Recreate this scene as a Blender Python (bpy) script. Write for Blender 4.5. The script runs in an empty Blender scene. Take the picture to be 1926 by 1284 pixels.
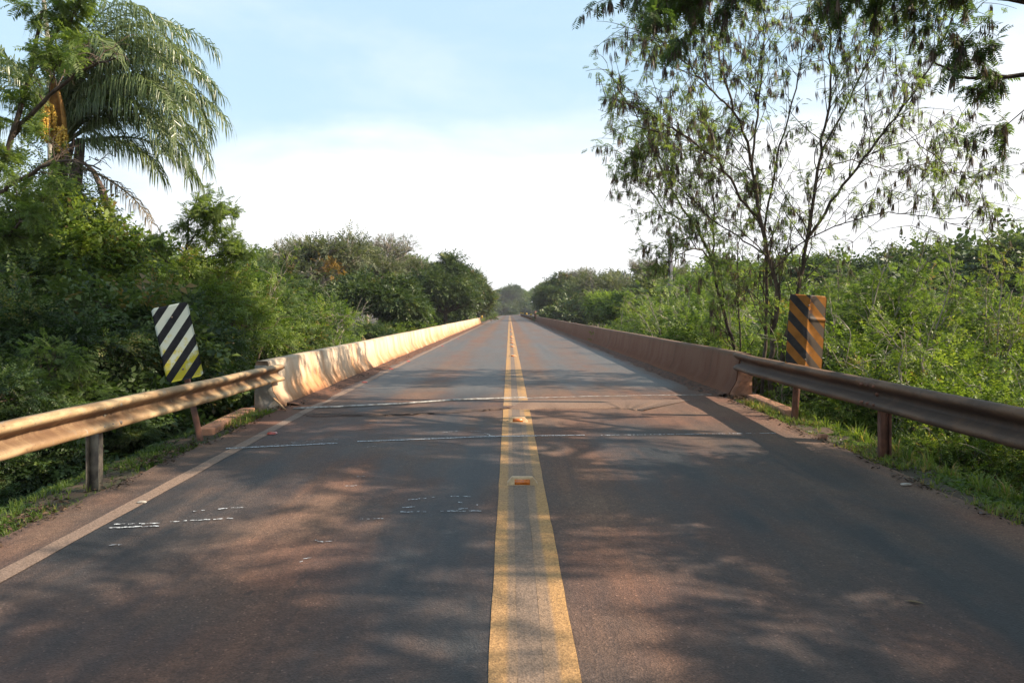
import bpy, bmesh, math, random
import numpy as np
from mathutils import Vector, Matrix
R = math.radians
rnd = random.Random(7)
S = bpy.context.scene
COL = S.collection
F = 1391.0            # focal length in photo pixels (26 mm equivalent)
CX, HY, CH = 958.0, 586.0, 1.55

# ------------------------------------------------------------------ camera
cam = bpy.data.cameras.new('camera')
cam.sensor_width = 36.0; cam.lens = 26.0
cam.shift_x = (963 - CX) / 1926.0
cam.shift_y = -(642 - HY) / 1926.0
cam.clip_start = 0.05; cam.clip_end = 3000
camo = bpy.data.objects.new('camera', cam); COL.objects.link(camo)
camo.location = (0, 0, CH); camo.rotation_euler = (R(90), 0, 0)
S.camera = camo
# ------------------------------------------------------------------ light
SUN_EL, SUN_BACK = 37.0, 6.0          # degrees: height, and how far behind the +X axis
sd = Vector((math.cos(R(SUN_EL)) * math.cos(R(SUN_BACK)), -math.cos(R(SUN_EL)) * math.sin(R(SUN_BACK)), math.sin(R(SUN_EL))))
sun = bpy.data.lights.new('sun', 'SUN'); sun.energy = 5.0; sun.angle = R(0.53); sun.color = (1.0, 0.86, 0.68)
suno = bpy.data.objects.new('sun', sun); COL.objects.link(suno)
suno.rotation_euler = sd.to_track_quat('Z', 'Y').to_euler()
suno.location = (30, -3, 25)
S.view_settings.view_transform = 'Standard'; S.view_settings.look = 'None'
S.view_settings.gamma = 1; S.view_settings.use_curve_mapping = False
S.view_settings.exposure = 0.90
W = bpy.data.worlds.new('World'); S.world = W; W.use_nodes = True
nt = W.node_tree; nt.nodes.clear()
def N(t, ty, **kw):
    n = t.nodes.new(ty)
    for k, v in kw.items(): setattr(n, k, v)
    return n
def L(t, a, b): t.links.new(a, b)
def math_node(t, op, a, b=None, c=None, clamp=False):
    n = N(t, 'ShaderNodeMath', operation=op); n.use_clamp = clamp
    for i, v in enumerate((a, b, c)):
        if v is None: continue
        if isinstance(v, (int, float)): n.inputs[i].default_value = v
        else: L(t, v, n.inputs[i])
    return n.outputs[0]
def maprange(t, v, a, b, c=0.0, d=1.0, smooth=True):
    n = N(t, 'ShaderNodeMapRange'); n.interpolation_type = 'SMOOTHSTEP' if smooth else 'LINEAR'
    L(t, v, n.inputs[0])
    for i, x in enumerate((a, b, c, d)): n.inputs[1 + i].default_value = x
    return n.outputs[0]
def mixc(t, f, a, b, mode='MIX'):
    n = N(t, 'ShaderNodeMix', data_type='RGBA', blend_type=mode)
    if isinstance(f, (int, float)): n.inputs[0].default_value = f
    else: L(t, f, n.inputs[0])
    for i, v in ((6, a), (7, b)):
        if isinstance(v, tuple): n.inputs[i].default_value = (*v[:3], 1)
        else: L(t, v, n.inputs[i])
    return n.outputs[2]
def noise(t, vec, scale, detail=4, rough=0.55, dist=0.0):
    n = N(t, 'ShaderNodeTexNoise'); n.inputs['Scale'].default_value = scale
    n.inputs['Detail'].default_value = detail; n.inputs['Roughness'].default_value = rough
    n.inputs['Distortion'].default_value = dist
    L(t, vec, n.inputs['Vector']); return n.outputs[0]
def vscale(t, vec, s):
    n = N(t, 'ShaderNodeMapping'); n.inputs['Scale'].default_value = s
    L(t, vec, n.inputs['Vector']); return n.outputs[0]
SKY_STR = 0.077
sky = N(nt, 'ShaderNodeTexSky', sky_type='NISHITA'); sky.sun_disc = False
sky.sun_elevation = R(SUN_EL); sky.sun_rotation = R(90 + SUN_BACK)
sky.altitude = 200; sky.air_density = 1.0; sky.dust_density = 1.0; sky.ozone_density = 1.2
tc = N(nt, 'ShaderNodeTexCoord'); sep = N(nt, 'ShaderNodeSeparateXYZ'); L(nt, tc.outputs['Generated'], sep.inputs[0])
n1 = noise(nt, vscale(nt, tc.outputs['Generated'], (2.2, 2.2, 7)), 1.6, 6, 0.55, 0.4)
n2 = noise(nt, vscale(nt, tc.outputs['Generated'], (1.2, 1.2, 4.5)), 1.1, 5, 0.6, 0.6)
# thick pale cloud bank low round the horizon, reaching higher towards the sun
h = math_node(nt, 'SUBTRACT', sep.outputs[2], math_node(nt, 'MULTIPLY', math_node(nt, 'SUBTRACT', n1, 0.5), 0.20))
h = math_node(nt, 'SUBTRACT', h, math_node(nt, 'MULTIPLY', sep.outputs[0], 0.12))
bank = maprange(nt, h, 0.29, 0.15)
wisp = math_node(nt, 'MULTIPLY', maprange(nt, n2, 0.46, 0.82), 0.32)
mask = math_node(nt, 'MAXIMUM', bank, wisp)
skyc = mixc(nt, 0.66, sky.outputs[0], (5.6, 7.7, 9.2))
col = mixc(nt, mask, skyc, (8.5, 8.6, 8.8))
bg = N(nt, 'ShaderNodeBackground'); L(nt, col, bg.inputs[0]); bg.inputs[1].default_value = SKY_STR
wo = N(nt, 'ShaderNodeOutputWorld'); L(nt, bg.outputs[0], wo.inputs[0])
S.cycles.max_bounces = 6; S.cycles.diffuse_bounces = 3; S.cycles.glossy_bounces = 2
S.cycles.transmission_bounces = 4; S.cycles.transparent_max_bounces = 4
S.cycles.caustics_reflective = False; S.cycles.caustics_refractive = False
S.cycles.sample_clamp_indirect = 4.0

# ------------------------------------------------------------------ helpers
def road_z(y):
    if y < 10.2: return 0.0144 * y
    if y < 11.2:
        t = y - 10.2; return 0.0144 * y * (1 - t) + 0.15 * t
    return 0.15
def road_x(y):
    return 0.0 if y < 250 else 0.0011 * (y - 250) ** 2
def P(px, py, Y):
    return Vector(((px - CX) / F * Y, Y, CH + (HY - py) / F * Y))
def on_road(px, py, dz=0.0):
    """point of the road surface seen at that place in the photograph"""
    Y = 8.0
    for _ in range(30): Y = max(0.5, min(330, F * (CH - road_z(Y)) / max(1.0, (py - HY))))
    return Vector(((px - CX) / F * Y, Y, road_z(Y) + dz))
def tag(o, label=None, cat=None, group=None, kind=None):
    if label: o['label'] = label
    if cat: o['category'] = cat
    if group: o['group'] = group
    if kind: o['kind'] = kind
    return o
def empty(name, loc, **kw):
    o = bpy.data.objects.new(name, None); COL.objects.link(o); o.location = loc
    o.empty_display_size = 0.2
    return tag(o, **kw)
def link(name, me, parent=None, loc=(0, 0, 0), rot=(0, 0, 0), scale=(1, 1, 1)):
    o = bpy.data.objects.new(name, me); COL.objects.link(o)
    o.location = loc; o.rotation_euler = rot; o.scale = scale
    if parent is not None: o.parent = parent
    return o
class Buf:
    """collects quads (numpy) for one mesh"""
    def __init__(s): s.V = []; s.Q = []; s.T = []; s.n = 0
    def add(s, V, Q, tone=0.5):
        V = np.asarray(V, dtype=np.float32).reshape(-1, 3); Q = np.asarray(Q, dtype=np.int64).reshape(-1, 4)
        if np.isscalar(tone): tone = np.full(len(V), tone, dtype=np.float32)
        s.V.append(V); s.Q.append(Q + s.n); s.T.append(np.asarray(tone, dtype=np.float32)); s.n += len(V)
    def box(s, c, d, rotz=0.0, tone=0.5):
        x, y, z = [v / 2 for v in d]
        v = np.array([[-x, -y, -z], [x, -y, -z], [x, y, -z], [-x, y, -z], [-x, -y, z], [x, -y, z], [x, y, z], [-x, y, z]])
        if rotz:
            cs, sn = math.cos(rotz), math.sin(rotz); v = v @ np.array([[cs, sn, 0], [-sn, cs, 0], [0, 0, 1]])
        s.add(v + np.array(c), [[0, 3, 2, 1], [4, 5, 6, 7], [0, 1, 5, 4], [1, 2, 6, 5], [2, 3, 7, 6], [3, 0, 4, 7]], tone)
    def tube(s, pts, rad, sides=6, tone=0.5, cap=True):
        pts = np.asarray(pts, dtype=np.float64); k = len(pts)
        if np.isscalar(rad): rad = [rad] * k
        rad = np.asarray(rad, dtype=np.float64)
        t = np.gradient(pts, axis=0); t /= (np.linalg.norm(t, axis=1, keepdims=True) + 1e-9)
        ref = np.array([0.31, 0.95, 0.05]) if abs(t[0][2]) > 0.6 else np.array([0.05, 0.1, 1.0])
        u = np.cross(t, ref); u /= (np.linalg.norm(u, axis=1, keepdims=True) + 1e-9)
        v = np.cross(t, u)
        a = np.arange(sides) * 2 * math.pi / sides
        ring = (np.cos(a)[None, :, None] * u[:, None, :] + np.sin(a)[None, :, None] * v[:, None, :]) * rad[:, None, None] + pts[:, None, :]
        V = ring.reshape(-1, 3); Q = []
        i = np.arange(k - 1)[:, None] * sides; j = np.arange(sides)[None, :]; jn = (j + 1) % sides
        Q = np.stack([i + j, i + jn, i + sides + jn, i + sides + j], axis=-1).reshape(-1, 4)
        if cap and sides in (4, 6, 8):
            caps = []
            for b in (0, (k - 1) * sides):
                for q in range(1, sides // 2): caps.append([b + q - 1 if q > 1 else b, b + q, b + sides - 1 - q, b + (sides - q) % sides])
            Q = np.vstack([Q, np.array(caps)])
        s.add(V, Q, tone)
    def mesh(s, name, mat, smooth=False):
        V = np.concatenate(s.V); Q = np.concatenate(s.Q); T = np.concatenate(s.T)
        me = bpy.data.meshes.new(name)
        me.vertices.add(len(V)); me.vertices.foreach_set('co', V.ravel())
        me.loops.add(len(Q) * 4); me.loops.foreach_set('vertex_index', Q.ravel().astype(np.int32))
        me.polygons.add(len(Q)); me.polygons.foreach_set('loop_start', np.arange(0, len(Q) * 4, 4, dtype=np.int32))
        if smooth: me.polygons.foreach_set('use_smooth', np.ones(len(Q), dtype=bool))
        a = me.attributes.new('tone', 'FLOAT', 'POINT'); a.data.foreach_set('value', T)
        for m in (mat if isinstance(mat, (list, tuple)) else [mat]): me.materials.append(m)
        me.update(calc_edges=True)
        return me
def bevel(o, w=0.01, seg=2):
    m = o.modifiers.new('bevel', 'BEVEL'); m.width = w; m.segments = seg; m.limit_method = 'ANGLE'; return o

# ------------------------------------------------------------------ materials
def new_mat(name):
    m = bpy.data.materials.new(name); m.use_nodes = True; t = m.node_tree; t.nodes.clear()
    out = N(t, 'ShaderNodeOutputMaterial'); b = N(t, 'ShaderNodeBsdfPrincipled'); L(t, b.outputs[0], out.inputs[0])
    return m, t, b, out
def bump(t, b, hgt, strength=0.3, dist=0.01):
    n = N(t, 'ShaderNodeBump'); n.inputs['Strength'].default_value = strength; n.inputs['Distance'].default_value = dist
    L(t, hgt, n.inputs['Height']); L(t, n.outputs[0], b.inputs['Normal'])
def objco(t):
    return N(t, 'ShaderNodeTexCoord').outputs['Object']
def simple(name, c, rough=0.7, c2=None, scale=6.0, bmp=0.2, metal=0.0, spec=0.4, lo=0.35, hi=0.65):
    m, t, b, out = new_mat(name); o = objco(t)
    n = noise(t, o, scale, 6, 0.6)
    L(t, mixc(t, maprange(t, n, lo, hi), c, c2 or tuple(x * 0.6 for x in c)), b.inputs['Base Color'])
    b.inputs['Roughness'].default_value = rough; b.inputs['Metallic'].default_value = metal
    b.inputs['Specular IOR Level'].default_value = spec
    if bmp: bump(t, b, noise(t, o, scale * 8, 4), bmp, 0.004)
    return m
def leaf_mat(name, dark, mid, light, trans=0.35, rough=0.5, spec=0.35, dry=None, far=False):
    m, t, b, out = new_mat(name)
    at = N(t, 'ShaderNodeAttribute', attribute_name='tone')
    oi = N(t, 'ShaderNodeObjectInfo')
    tone = math_node(t, 'ADD', at.outputs['Fac'], math_node(t, 'MULTIPLY', math_node(t, 'SUBTRACT', oi.outputs['Random'], 0.5), 0.22), clamp=True)
    cr = N(t, 'ShaderNodeValToRGB'); L(t, tone, cr.inputs[0])
    e = cr.color_ramp.elements; e[0].position = 0.05; e[0].color = (*dark, 1); e[1].position = 0.9; e[1].color = (*light, 1)
    x = cr.color_ramp.elements.new(0.5); x.color = (*mid, 1)
    if dry: x = cr.color_ramp.elements.new(0.975); x.color = (*dry, 1)
    c = cr.outputs[0]
    L(t, c, b.inputs['Base Color']); b.inputs['Roughness'].default_value = rough
    b.inputs['Specular IOR Level'].default_value = spec
    tr = N(t, 'ShaderNodeBsdfTranslucent'); 
    L(t, mixc(t, 1.0, c, (1.55, 1.65, 0.75), 'MULTIPLY'), tr.inputs[0])
    mx = N(t, 'ShaderNodeMixShader'); mx.inputs[0].default_value = trans
    L(t, b.outputs[0], mx.inputs[1]); L(t, tr.outputs[0], mx.inputs[2]); L(t, mx.outputs[0], out.inputs[0])
    return m
M = {}
M['broad'] = leaf_mat('broad_leaf', (0.020, 0.038, 0.012), (0.054, 0.088, 0.024), (0.140, 0.180, 0.048), 0.30, 0.48, 0.35, (0.20, 0.13, 0.04))
M['bright'] = leaf_mat('bright_leaf', (0.038, 0.066, 0.014), (0.120, 0.175, 0.030), (0.250, 0.300, 0.060), 0.38, 0.50, 0.35, (0.22, 0.15, 0.05))
M['feather'] = leaf_mat('feathery_leaf', (0.036, 0.066, 0.018), (0.095, 0.142, 0.038), (0.200, 0.250, 0.070), 0.48, 0.5, 0.35)
M['palm'] = leaf_mat('palm_leaf', (0.045, 0.075, 0.024), (0.110, 0.150, 0.052), (0.23, 0.26, 0.11), 0.30, 0.36, 0.55)
M['tree'] = leaf_mat('tree_leaf', (0.028, 0.050, 0.016), (0.062, 0.095, 0.028), (0.135, 0.165, 0.050), 0.28, 0.5, 0.4, (0.16, 0.11, 0.05))
M['pale'] = leaf_mat('greyish_leaf', (0.055, 0.068, 0.034), (0.115, 0.130, 0.062), (0.20, 0.205, 0.11), 0.30, 0.55, 0.35, (0.20, 0.15, 0.08))
M['rusty'] = leaf_mat('rusty_leaf', (0.10, 0.06, 0.012), (0.22, 0.12, 0.02), (0.30, 0.18, 0.03), 0.3)
M['pod'] = leaf_mat('seed_pod', (0.055, 0.036, 0.026), (0.10, 0.065, 0.045), (0.17, 0.115, 0.075), 0.15, 0.5, 0.35)
M['dry'] = leaf_mat('dry_frond', (0.07, 0.045, 0.025), (0.13, 0.095, 0.055), (0.22, 0.17, 0.10), 0.2)
M['grass'] = leaf_mat('grass_blade', (0.045, 0.080, 0.014), (0.10, 0.15, 0.026), (0.20, 0.23, 0.05), 0.4, 0.5, 0.3, (0.28, 0.19, 0.08))
M['litter'] = leaf_mat('leaf_litter', (0.035, 0.020, 0.012), (0.085, 0.050, 0.028), (0.18, 0.12, 0.07), 0.05)
M['bark'] = simple('bark', (0.12, 0.085, 0.06), 0.9, (0.05, 0.035, 0.026), 9, 0.6)
M['bark_pale'] = simple('pale_bark', (0.36, 0.31, 0.25), 0.9, (0.17, 0.14, 0.11), 5, 0.4)
M['bark_dark'] = simple('dark_bark', (0.075, 0.052, 0.040), 0.9, (0.03, 0.022, 0.018), 9, 0.6)
M['palm_trunk'] = simple('palm_trunk', (0.19, 0.13, 0.11), 0.9, (0.08, 0.055, 0.045), 12, 0.6)
M['spathe'] = simple('spathe', (0.50, 0.26, 0.06), 0.6, (0.26, 0.12, 0.03), 7, 0.3)
M['fruit'] = simple('palm_flowers', (0.75, 0.50, 0.08), 0.7, (0.50, 0.26, 0.04), 20, 0.2)

# asphalt with red dust
def road_material():
    m, t, b, out = new_mat('dusty_asphalt'); o = objco(t)
    sp = N(t, 'ShaderNodeSeparateXYZ'); L(t, o, sp.inputs[0]); X, Y = sp.outputs[0], sp.outputs[1]
    big = noise(t, vscale(t, o, (0.8, 0.16, 1)), 1.0, 5, 0.6)
    fib = noise(t, vscale(t, o, (5.0, 0.22, 1)), 1.0, 5, 0.65)
    blot = noise(t, vscale(t, o, (1.0, 0.6, 1)), 2.4, 5, 0.6)
    def band(c, w, gain):     # dust lying in a strip along the road
        d = math_node(t, 'ABSOLUTE', math_node(t, 'SUBTRACT', X, c))
        return math_node(t, 'MULTIPLY', maprange(t, d, w, 0.0), gain)
    dust = math_node(t, 'MULTIPLY', maprange(t, big, 0.34, 0.66), maprange(t, Y, 11.0, 14.0, 0.62, 0.32))
    for c, w, g in ((-1.45, 0.70, 0.50), (0.70, 0.55, 0.55), (2.0, 0.8, 0.25), (0.11, 0.50, 0.35)):
        dust = math_node(t, 'ADD', dust, band(c, w, g))
    dust = math_node(t, 'SUBTRACT', dust, math_node(t, 'MULTIPLY', maprange(t, blot, 0.35, 0.62), 0.22))
    edge = math_node(t, 'MAXIMUM', maprange(t, X, -2.75, -3.15), maprange(t, X, 2.85, 3.4))
    dust = math_node(t, 'ADD', dust, math_node(t, 'MULTIPLY', edge, 0.75))
    # towards the joint and on the bridge more red dust has collected
    nearj = math_node(t, 'MULTIPLY', maprange(t, math_node(t, 'ABSOLUTE', math_node(t, 'SUBTRACT', Y, 11.2)), 3.6, 0.6), maprange(t, X, -0.6, 1.4, 0.15, 0.65))
    dust = math_node(t, 'ADD', dust, nearj)
    dust = math_node(t, 'ADD', dust, maprange(t, Y, 12.0, 50.0, 0.0, 0.22))
    dust = math_node(t, 'MULTIPLY', dust, maprange(t, fib, 0.2, 0.75, 0.65, 1.25), clamp=True)
    hue = noise(t, o, 0.5, 3)
    dcol = mixc(t, maprange(t, hue, 0.35, 0.65), (0.142, 0.068, 0.044), (0.150, 0.090, 0.060))
    on_deck = maprange(t, Y, 11.5, 14.0)      # paler surface on the bridge
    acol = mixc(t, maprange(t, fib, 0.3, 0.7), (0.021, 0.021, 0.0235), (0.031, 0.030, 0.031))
    acol = mixc(t, math_node(t, 'MULTIPLY', on_deck, 0.85), acol, mixc(t, maprange(t, fib, 0.3, 0.7), (0.085, 0.078, 0.073), (0.105, 0.094, 0.086)))
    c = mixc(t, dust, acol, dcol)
    # stone chips and tiny pits
    ag = N(t, 'ShaderNodeTexVoronoi'); ag.inputs['Scale'].default_value = 110; L(t, o, ag.inputs['Vector'])
    chip = N(t, 'ShaderNodeSeparateColor'); L(t, ag.outputs['Color'], chip.inputs[0])
    k = maprange(t, chip.outputs[0], 0.0, 1.0, 0.72, 1.26, False)
    k2 = math_node(t, 'ADD', k, math_node(t, 'MULTIPLY', math_node(t, 'GREATER_THAN', chip.outputs[1], 0.985), 0.9))
    cc = N(t, 'ShaderNodeCombineColor'); [L(t, k2, cc.inputs[i]) for i in range(3)]
    c = mixc(t, 1.0, c, cc.outputs[0], 'MULTIPLY')
    mot = noise(t, o, 16, 4, 0.7)
    mk = maprange(t, mot, 0.3, 0.7, 0.84, 1.14, False); mc = N(t, 'ShaderNodeCombineColor'); [L(t, mk, mc.inputs[i]) for i in range(3)]
    c = mixc(t, 1.0, c, mc.outputs[0], 'MULTIPLY')
    # dark tar scuffs in the wheel track
    sc = noise(t, vscale(t, o, (9.0, 5.0, 1)), 1.0, 2, 0.5, 0.3)
    trk = maprange(t, math_node(t, 'ABSOLUTE', math_node(t, 'ADD', X, 1.35)), 0.8, 0.2)
    c = mixc(t, math_node(t, 'MULTIPLY', math_node(t, 'MULTIPLY', maprange(t, sc, 0.66, 0.72), trk), 0.6), c, (0.045, 0.03, 0.026))
    # fine cracks
    vo = N(t, 'ShaderNodeTexVoronoi', feature='DISTANCE_TO_EDGE'); vo.inputs['Scale'].default_value = 0.35
    wob = N(t, 'ShaderNodeVectorMath', operation='ADD'); L(t, o, wob.inputs[0])
    ncol = N(t, 'ShaderNodeTexNoise'); ncol.inputs['Scale'].default_value = 1.6; L(t, o, ncol.inputs['Vector']); L(t, ncol.outputs[1], wob.inputs[1])
    L(t, wob.outputs[0], vo.inputs['Vector'])
    crack = math_node(t, 'MULTIPLY', maprange(t, vo.outputs[0], 0.0035, 0.0), maprange(t, big, 0.5, 0.6))
    c = mixc(t, math_node(t, 'MULTIPLY', crack, 0.25), c, (0.02, 0.018, 0.017))
    L(t, c, b.inputs['Base Color']); b.inputs['Specular IOR Level'].default_value = 0.35
    L(t, maprange(t, dust, 0, 1, 0.62, 0.9), b.inputs['Roughness'])
    hh = math_node(t, 'ADD', ag.outputs['Distance'], math_node(t, 'MULTIPLY', noise(t, o, 60, 3), 0.8))
    bump(t, b, hh, 0.5, 0.006)
    return m
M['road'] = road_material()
def paint_material(name, c, wear_lo, wear_hi, dustc=(0.30, 0.19, 0.12), dustamt=0.35, middle=False):
    """worn thin paint: worn spots show the asphalt under it"""
    m, t, b, out = new_mat(name); o = objco(t)
    n = noise(t, o, 7, 8, 0.75); big = noise(t, vscale(t, o, (1, .35, 1)), 1.2, 4)
    cc = mixc(t, math_node(t, 'MULTIPLY', maprange(t, big, 0.3, 0.7), dustamt), c, dustc)
    if middle:       # dust driven in between the two lines hides their inner halves
        sp = N(t, 'ShaderNodeSeparateXYZ'); L(t, o, sp.inputs[0])
        dd = math_node(t, 'ABSOLUTE', math_node(t, 'SUBTRACT', sp.outputs[0], math_node(t, 'ADD', 0.085, math_node(t, 'MULTIPLY', big, 0.03))))
        k_ = math_node(t, 'MULTIPLY', maprange(t, dd, 0.125, 0.095), maprange(t, sp.outputs[1], 13, 9, 0.25, 0.8))
        cc = mixc(t, k_, cc, (0.200, 0.138, 0.098))
    w = math_node(t, 'ADD', n, math_node(t, 'MULTIPLY', math_node(t, 'SUBTRACT', big, 0.5), 0.5))
    cc = mixc(t, maprange(t, w, wear_lo, wear_hi), cc, (0.085, 0.072, 0.064))
    ag = N(t, 'ShaderNodeTexVoronoi'); ag.inputs['Scale'].default_value = 110; L(t, o, ag.inputs['Vector'])
    chip = N(t, 'ShaderNodeSeparateColor'); L(t, ag.outputs['Color'], chip.inputs[0])
    k = maprange(t, chip.outputs[0], 0, 1, 0.7, 1.25, False)
    kc = N(t, 'ShaderNodeCombineColor'); [L(t, k, kc.inputs[i]) for i in range(3)]
    L(t, mixc(t, 1.0, cc, kc.outputs[0], 'MULTIPLY'), b.inputs['Base Color']); b.inputs['Roughness'].default_value = 0.75
    b.inputs['Specular IOR Level'].default_value = 0.3
    bump(t, b, ag.outputs['Distance'], 0.4, 0.005)
    return m
M['yellow'] = paint_material('worn_yellow_paint', (0.38, 0.205, 0.070), 0.56, 0.80, dustamt=0.45, middle=True)
M['edge_paint'] = paint_material('dusty_edge_paint', (0.185, 0.128, 0.098), 0.60, 0.85)
M['dust_film'] = paint_material('dust_film', (0.150, 0.108, 0.082), 0.55, 0.8)
M['chalk'] = simple('chalk', (0.62, 0.64, 0.66), 0.95, (0.14, 0.14, 0.145), 55, 0, lo=.42, hi=.60)
M['mortar'] = simple('joint_mortar', (0.46, 0.44, 0.41), 0.9, (0.20, 0.17, 0.15), 14, 0.4)
M['crack'] = simple('crack_dirt', (0.030, 0.022, 0.018), 0.95, (0.07, 0.045, 0.032), 20, 0.3)
M['patch'] = paint_material('dusty_patch', (0.215, 0.135, 0.092), 0.58, 0.85, (0.15, 0.09, 0.065), 0.7)
M['dirt'] = simple('red_dirt', (0.135, 0.058, 0.032), 0.95, (0.055, 0.028, 0.018), 14, 1.0, lo=.42, hi=.58)
M['soil'] = simple('bank_soil', (0.075, 0.045, 0.028), 0.95, (0.035, 0.034, 0.016), 2.5, 0.9)

def barrier_material(name, base, rust, rustamt, streak=True):
    m, t, b, out = new_mat(name); o = objco(t)
    sp = N(t, 'ShaderNodeSeparateXYZ'); L(t, o, sp.inputs[0])
    st = noise(t, vscale(t, o, (1, 2.6, 0.6)), 1.0, 5, 0.55, 0.5)
    bl = noise(t, o, 1.6, 5, 0.6); fine = noise(t, o, 26, 6, 0.7)
    amt = math_node(t, 'ADD', maprange(t, st, 0.35, 0.75, 0, 0.8), maprange(t, sp.outputs[2], 0.80, 0.12, 0, 0.85))
    amt = math_node(t, 'MULTIPLY', math_node(t, 'MULTIPLY', amt, rustamt), maprange(t, bl, 0.3, 0.7, 0.6, 1.3), clamp=True)
    c = mixc(t, amt, base, rust)
    c = mixc(t, maprange(t, fine, 0.58, 0.78, 0, 0.45), c, (0.16, 0.11, 0.08))
    dk = math_node(t, 'MULTIPLY', maprange(t, noise(t, vscale(t, o, (1, 9, 1.2)), 1.0, 5, 0.7), 0.60, 0.76), 0.35)
    c = mixc(t, dk, c, (0.14, 0.095, 0.07))
    jy = math_node(t, 'ABSOLUTE', math_node(t, 'SUBTRACT', math_node(t, 'FRACT', math_node(t, 'DIVIDE', sp.outputs[1], 3.07)), 0.5))
    c = mixc(t, math_node(t, 'MULTIPLY', maprange(t, jy, 0.0045, 0.0015), 0.6), c, (0.07, 0.045, 0.03))
    c = mixc(t, math_node(t, 'MULTIPLY', maprange(t, jy, 0.07, 0.0), maprange(t, fine, 0.4, 0.7, 0.1, 0.5)), c, tuple(x * 0.5 for x in rust))
    top_ = maprange(t, math_node(t, 'ADD', sp.outputs[2], math_node(t, 'MULTIPLY', bl, 0.2)), 0.86, 0.98)
    c = mixc(t, math_node(t, 'MULTIPLY', top_, 0.5), c, (0.12, 0.10, 0.075))
    # moss and mud just above the deck
    c = mixc(t, math_node(t, 'MULTIPLY', maprange(t, sp.outputs[2], 0.30, 0.16), maprange(t, bl, 0.3, 0.6)), c, (0.19, 0.082, 0.042))
    L(t, c, b.inputs['Base Color']); b.inputs['Roughness'].default_value = 0.88; b.inputs['Specular IOR Level'].default_value = 0.25
    bump(t, b, math_node(t, 'ADD', fine, math_node(t, 'MULTIPLY', st, 0.6)), 0.45, 0.008)
    return m
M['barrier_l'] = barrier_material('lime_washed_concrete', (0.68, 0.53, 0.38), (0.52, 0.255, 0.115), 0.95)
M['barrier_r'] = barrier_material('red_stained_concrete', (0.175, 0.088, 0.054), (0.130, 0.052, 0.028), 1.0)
M['concrete'] = simple('grey_concrete', (0.36, 0.33, 0.29), 0.9, (0.20, 0.17, 0.13), 4, 0.5)
M['kerb'] = simple('red_kerb', (0.40, 0.20, 0.12), 0.9, (0.22, 0.11, 0.07), 6, 0.6)
def rail_material(name, a, b2, c2, zc, zinc=1.0):
    m, t, b, out = new_mat(name); o = objco(t)
    sp = N(t, 'ShaderNodeSeparateXYZ'); L(t, o, sp.inputs[0])
    n = noise(t, vscale(t, o, (2, 1.2, 4)), 1.6, 6, 0.62); f = noise(t, o, 30, 6, 0.7); g = noise(t, vscale(t, o, (2, 9, 2)), 1.0, 5, 0.7)
    c = mixc(t, maprange(t, n, 0.42, 0.58), a, b2)
    c = mixc(t, math_node(t, 'MULTIPLY', maprange(t, noise(t, vscale(t, o, (3, 3, 3)), 2.2, 6, 0.7), 0.56, 0.64), 0.55 * zinc), c, (0.30, 0.27, 0.22))
    band = maprange(t, math_node(t, 'ABSOLUTE', math_node(t, 'SUBTRACT', sp.outputs[2], zc)), 0.10, 0.03)  # brown stain along the valley, its shade put into the colour too
    c = mixc(t, math_node(t, 'MULTIPLY', band, maprange(t, g, 0.25, 0.6, 0.5, 0.95)), c, c2)
    c = mixc(t, maprange(t, f, 0.56, 0.68, 0, 0.75), c, tuple(x * 0.38 for x in b2))
    c = mixc(t, maprange(t, g, 0.66, 0.72, 0, 0.55 * zinc), c, (0.42, 0.40, 0.33))
    L(t, c, b.inputs['Base Color']); b.inputs['Roughness'].default_value = 0.68; b.inputs['Metallic'].default_value = 0.1
    bump(t, b, math_node(t, 'ADD', f, n), 0.3, 0.004); return m
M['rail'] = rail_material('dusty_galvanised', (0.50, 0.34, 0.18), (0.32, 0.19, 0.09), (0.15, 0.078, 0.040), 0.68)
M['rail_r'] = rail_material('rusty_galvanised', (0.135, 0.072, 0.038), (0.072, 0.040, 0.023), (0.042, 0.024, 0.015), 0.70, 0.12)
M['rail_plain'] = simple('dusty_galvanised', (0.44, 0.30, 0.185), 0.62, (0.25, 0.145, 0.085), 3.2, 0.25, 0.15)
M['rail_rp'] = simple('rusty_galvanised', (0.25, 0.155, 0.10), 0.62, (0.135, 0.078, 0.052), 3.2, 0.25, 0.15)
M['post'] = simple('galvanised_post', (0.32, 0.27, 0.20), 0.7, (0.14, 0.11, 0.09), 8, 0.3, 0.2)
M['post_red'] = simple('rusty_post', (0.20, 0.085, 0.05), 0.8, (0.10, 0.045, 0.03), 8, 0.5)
M['pole'] = simple('grey_pole', (0.10, 0.095, 0.105), 0.85, (0.07, 0.066, 0.07), 4, 0.2)
M['black'] = simple('black_board', (0.02, 0.02, 0.02), 0.6, (0.035, 0.03, 0.03), 5, 0)
M['amber'] = simple('amber_reflector', (0.62, 0.16, 0.01), 0.25, (0.45, 0.10, 0.01), 60, 0.2, spec=0.8)
M['stud'] = simple('stud_body', (0.50, 0.33, 0.17), 0.55, (0.33, 0.20, 0.10), 18, 0.3)
M['redr'] = simple('red_reflector', (0.50, 0.06, 0.03), 0.3, (0.3, 0.04, 0.02), 30, 0.1, spec=0.7)
M['wood'] = simple('splintered_wood', (0.62, 0.40, 0.22), 0.8, (0.35, 0.2, 0.1), 14, 0.3)
M['stone'] = simple('pale_stone', (0.42, 0.38, 0.33), 0.9, (0.26, 0.22, 0.18), 14, 0.5)
M['yel_sign'] = simple('yellow_board', (0.70, 0.42, 0.03), 0.5, (0.5, 0.3, 0.03), 5, 0)
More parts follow.
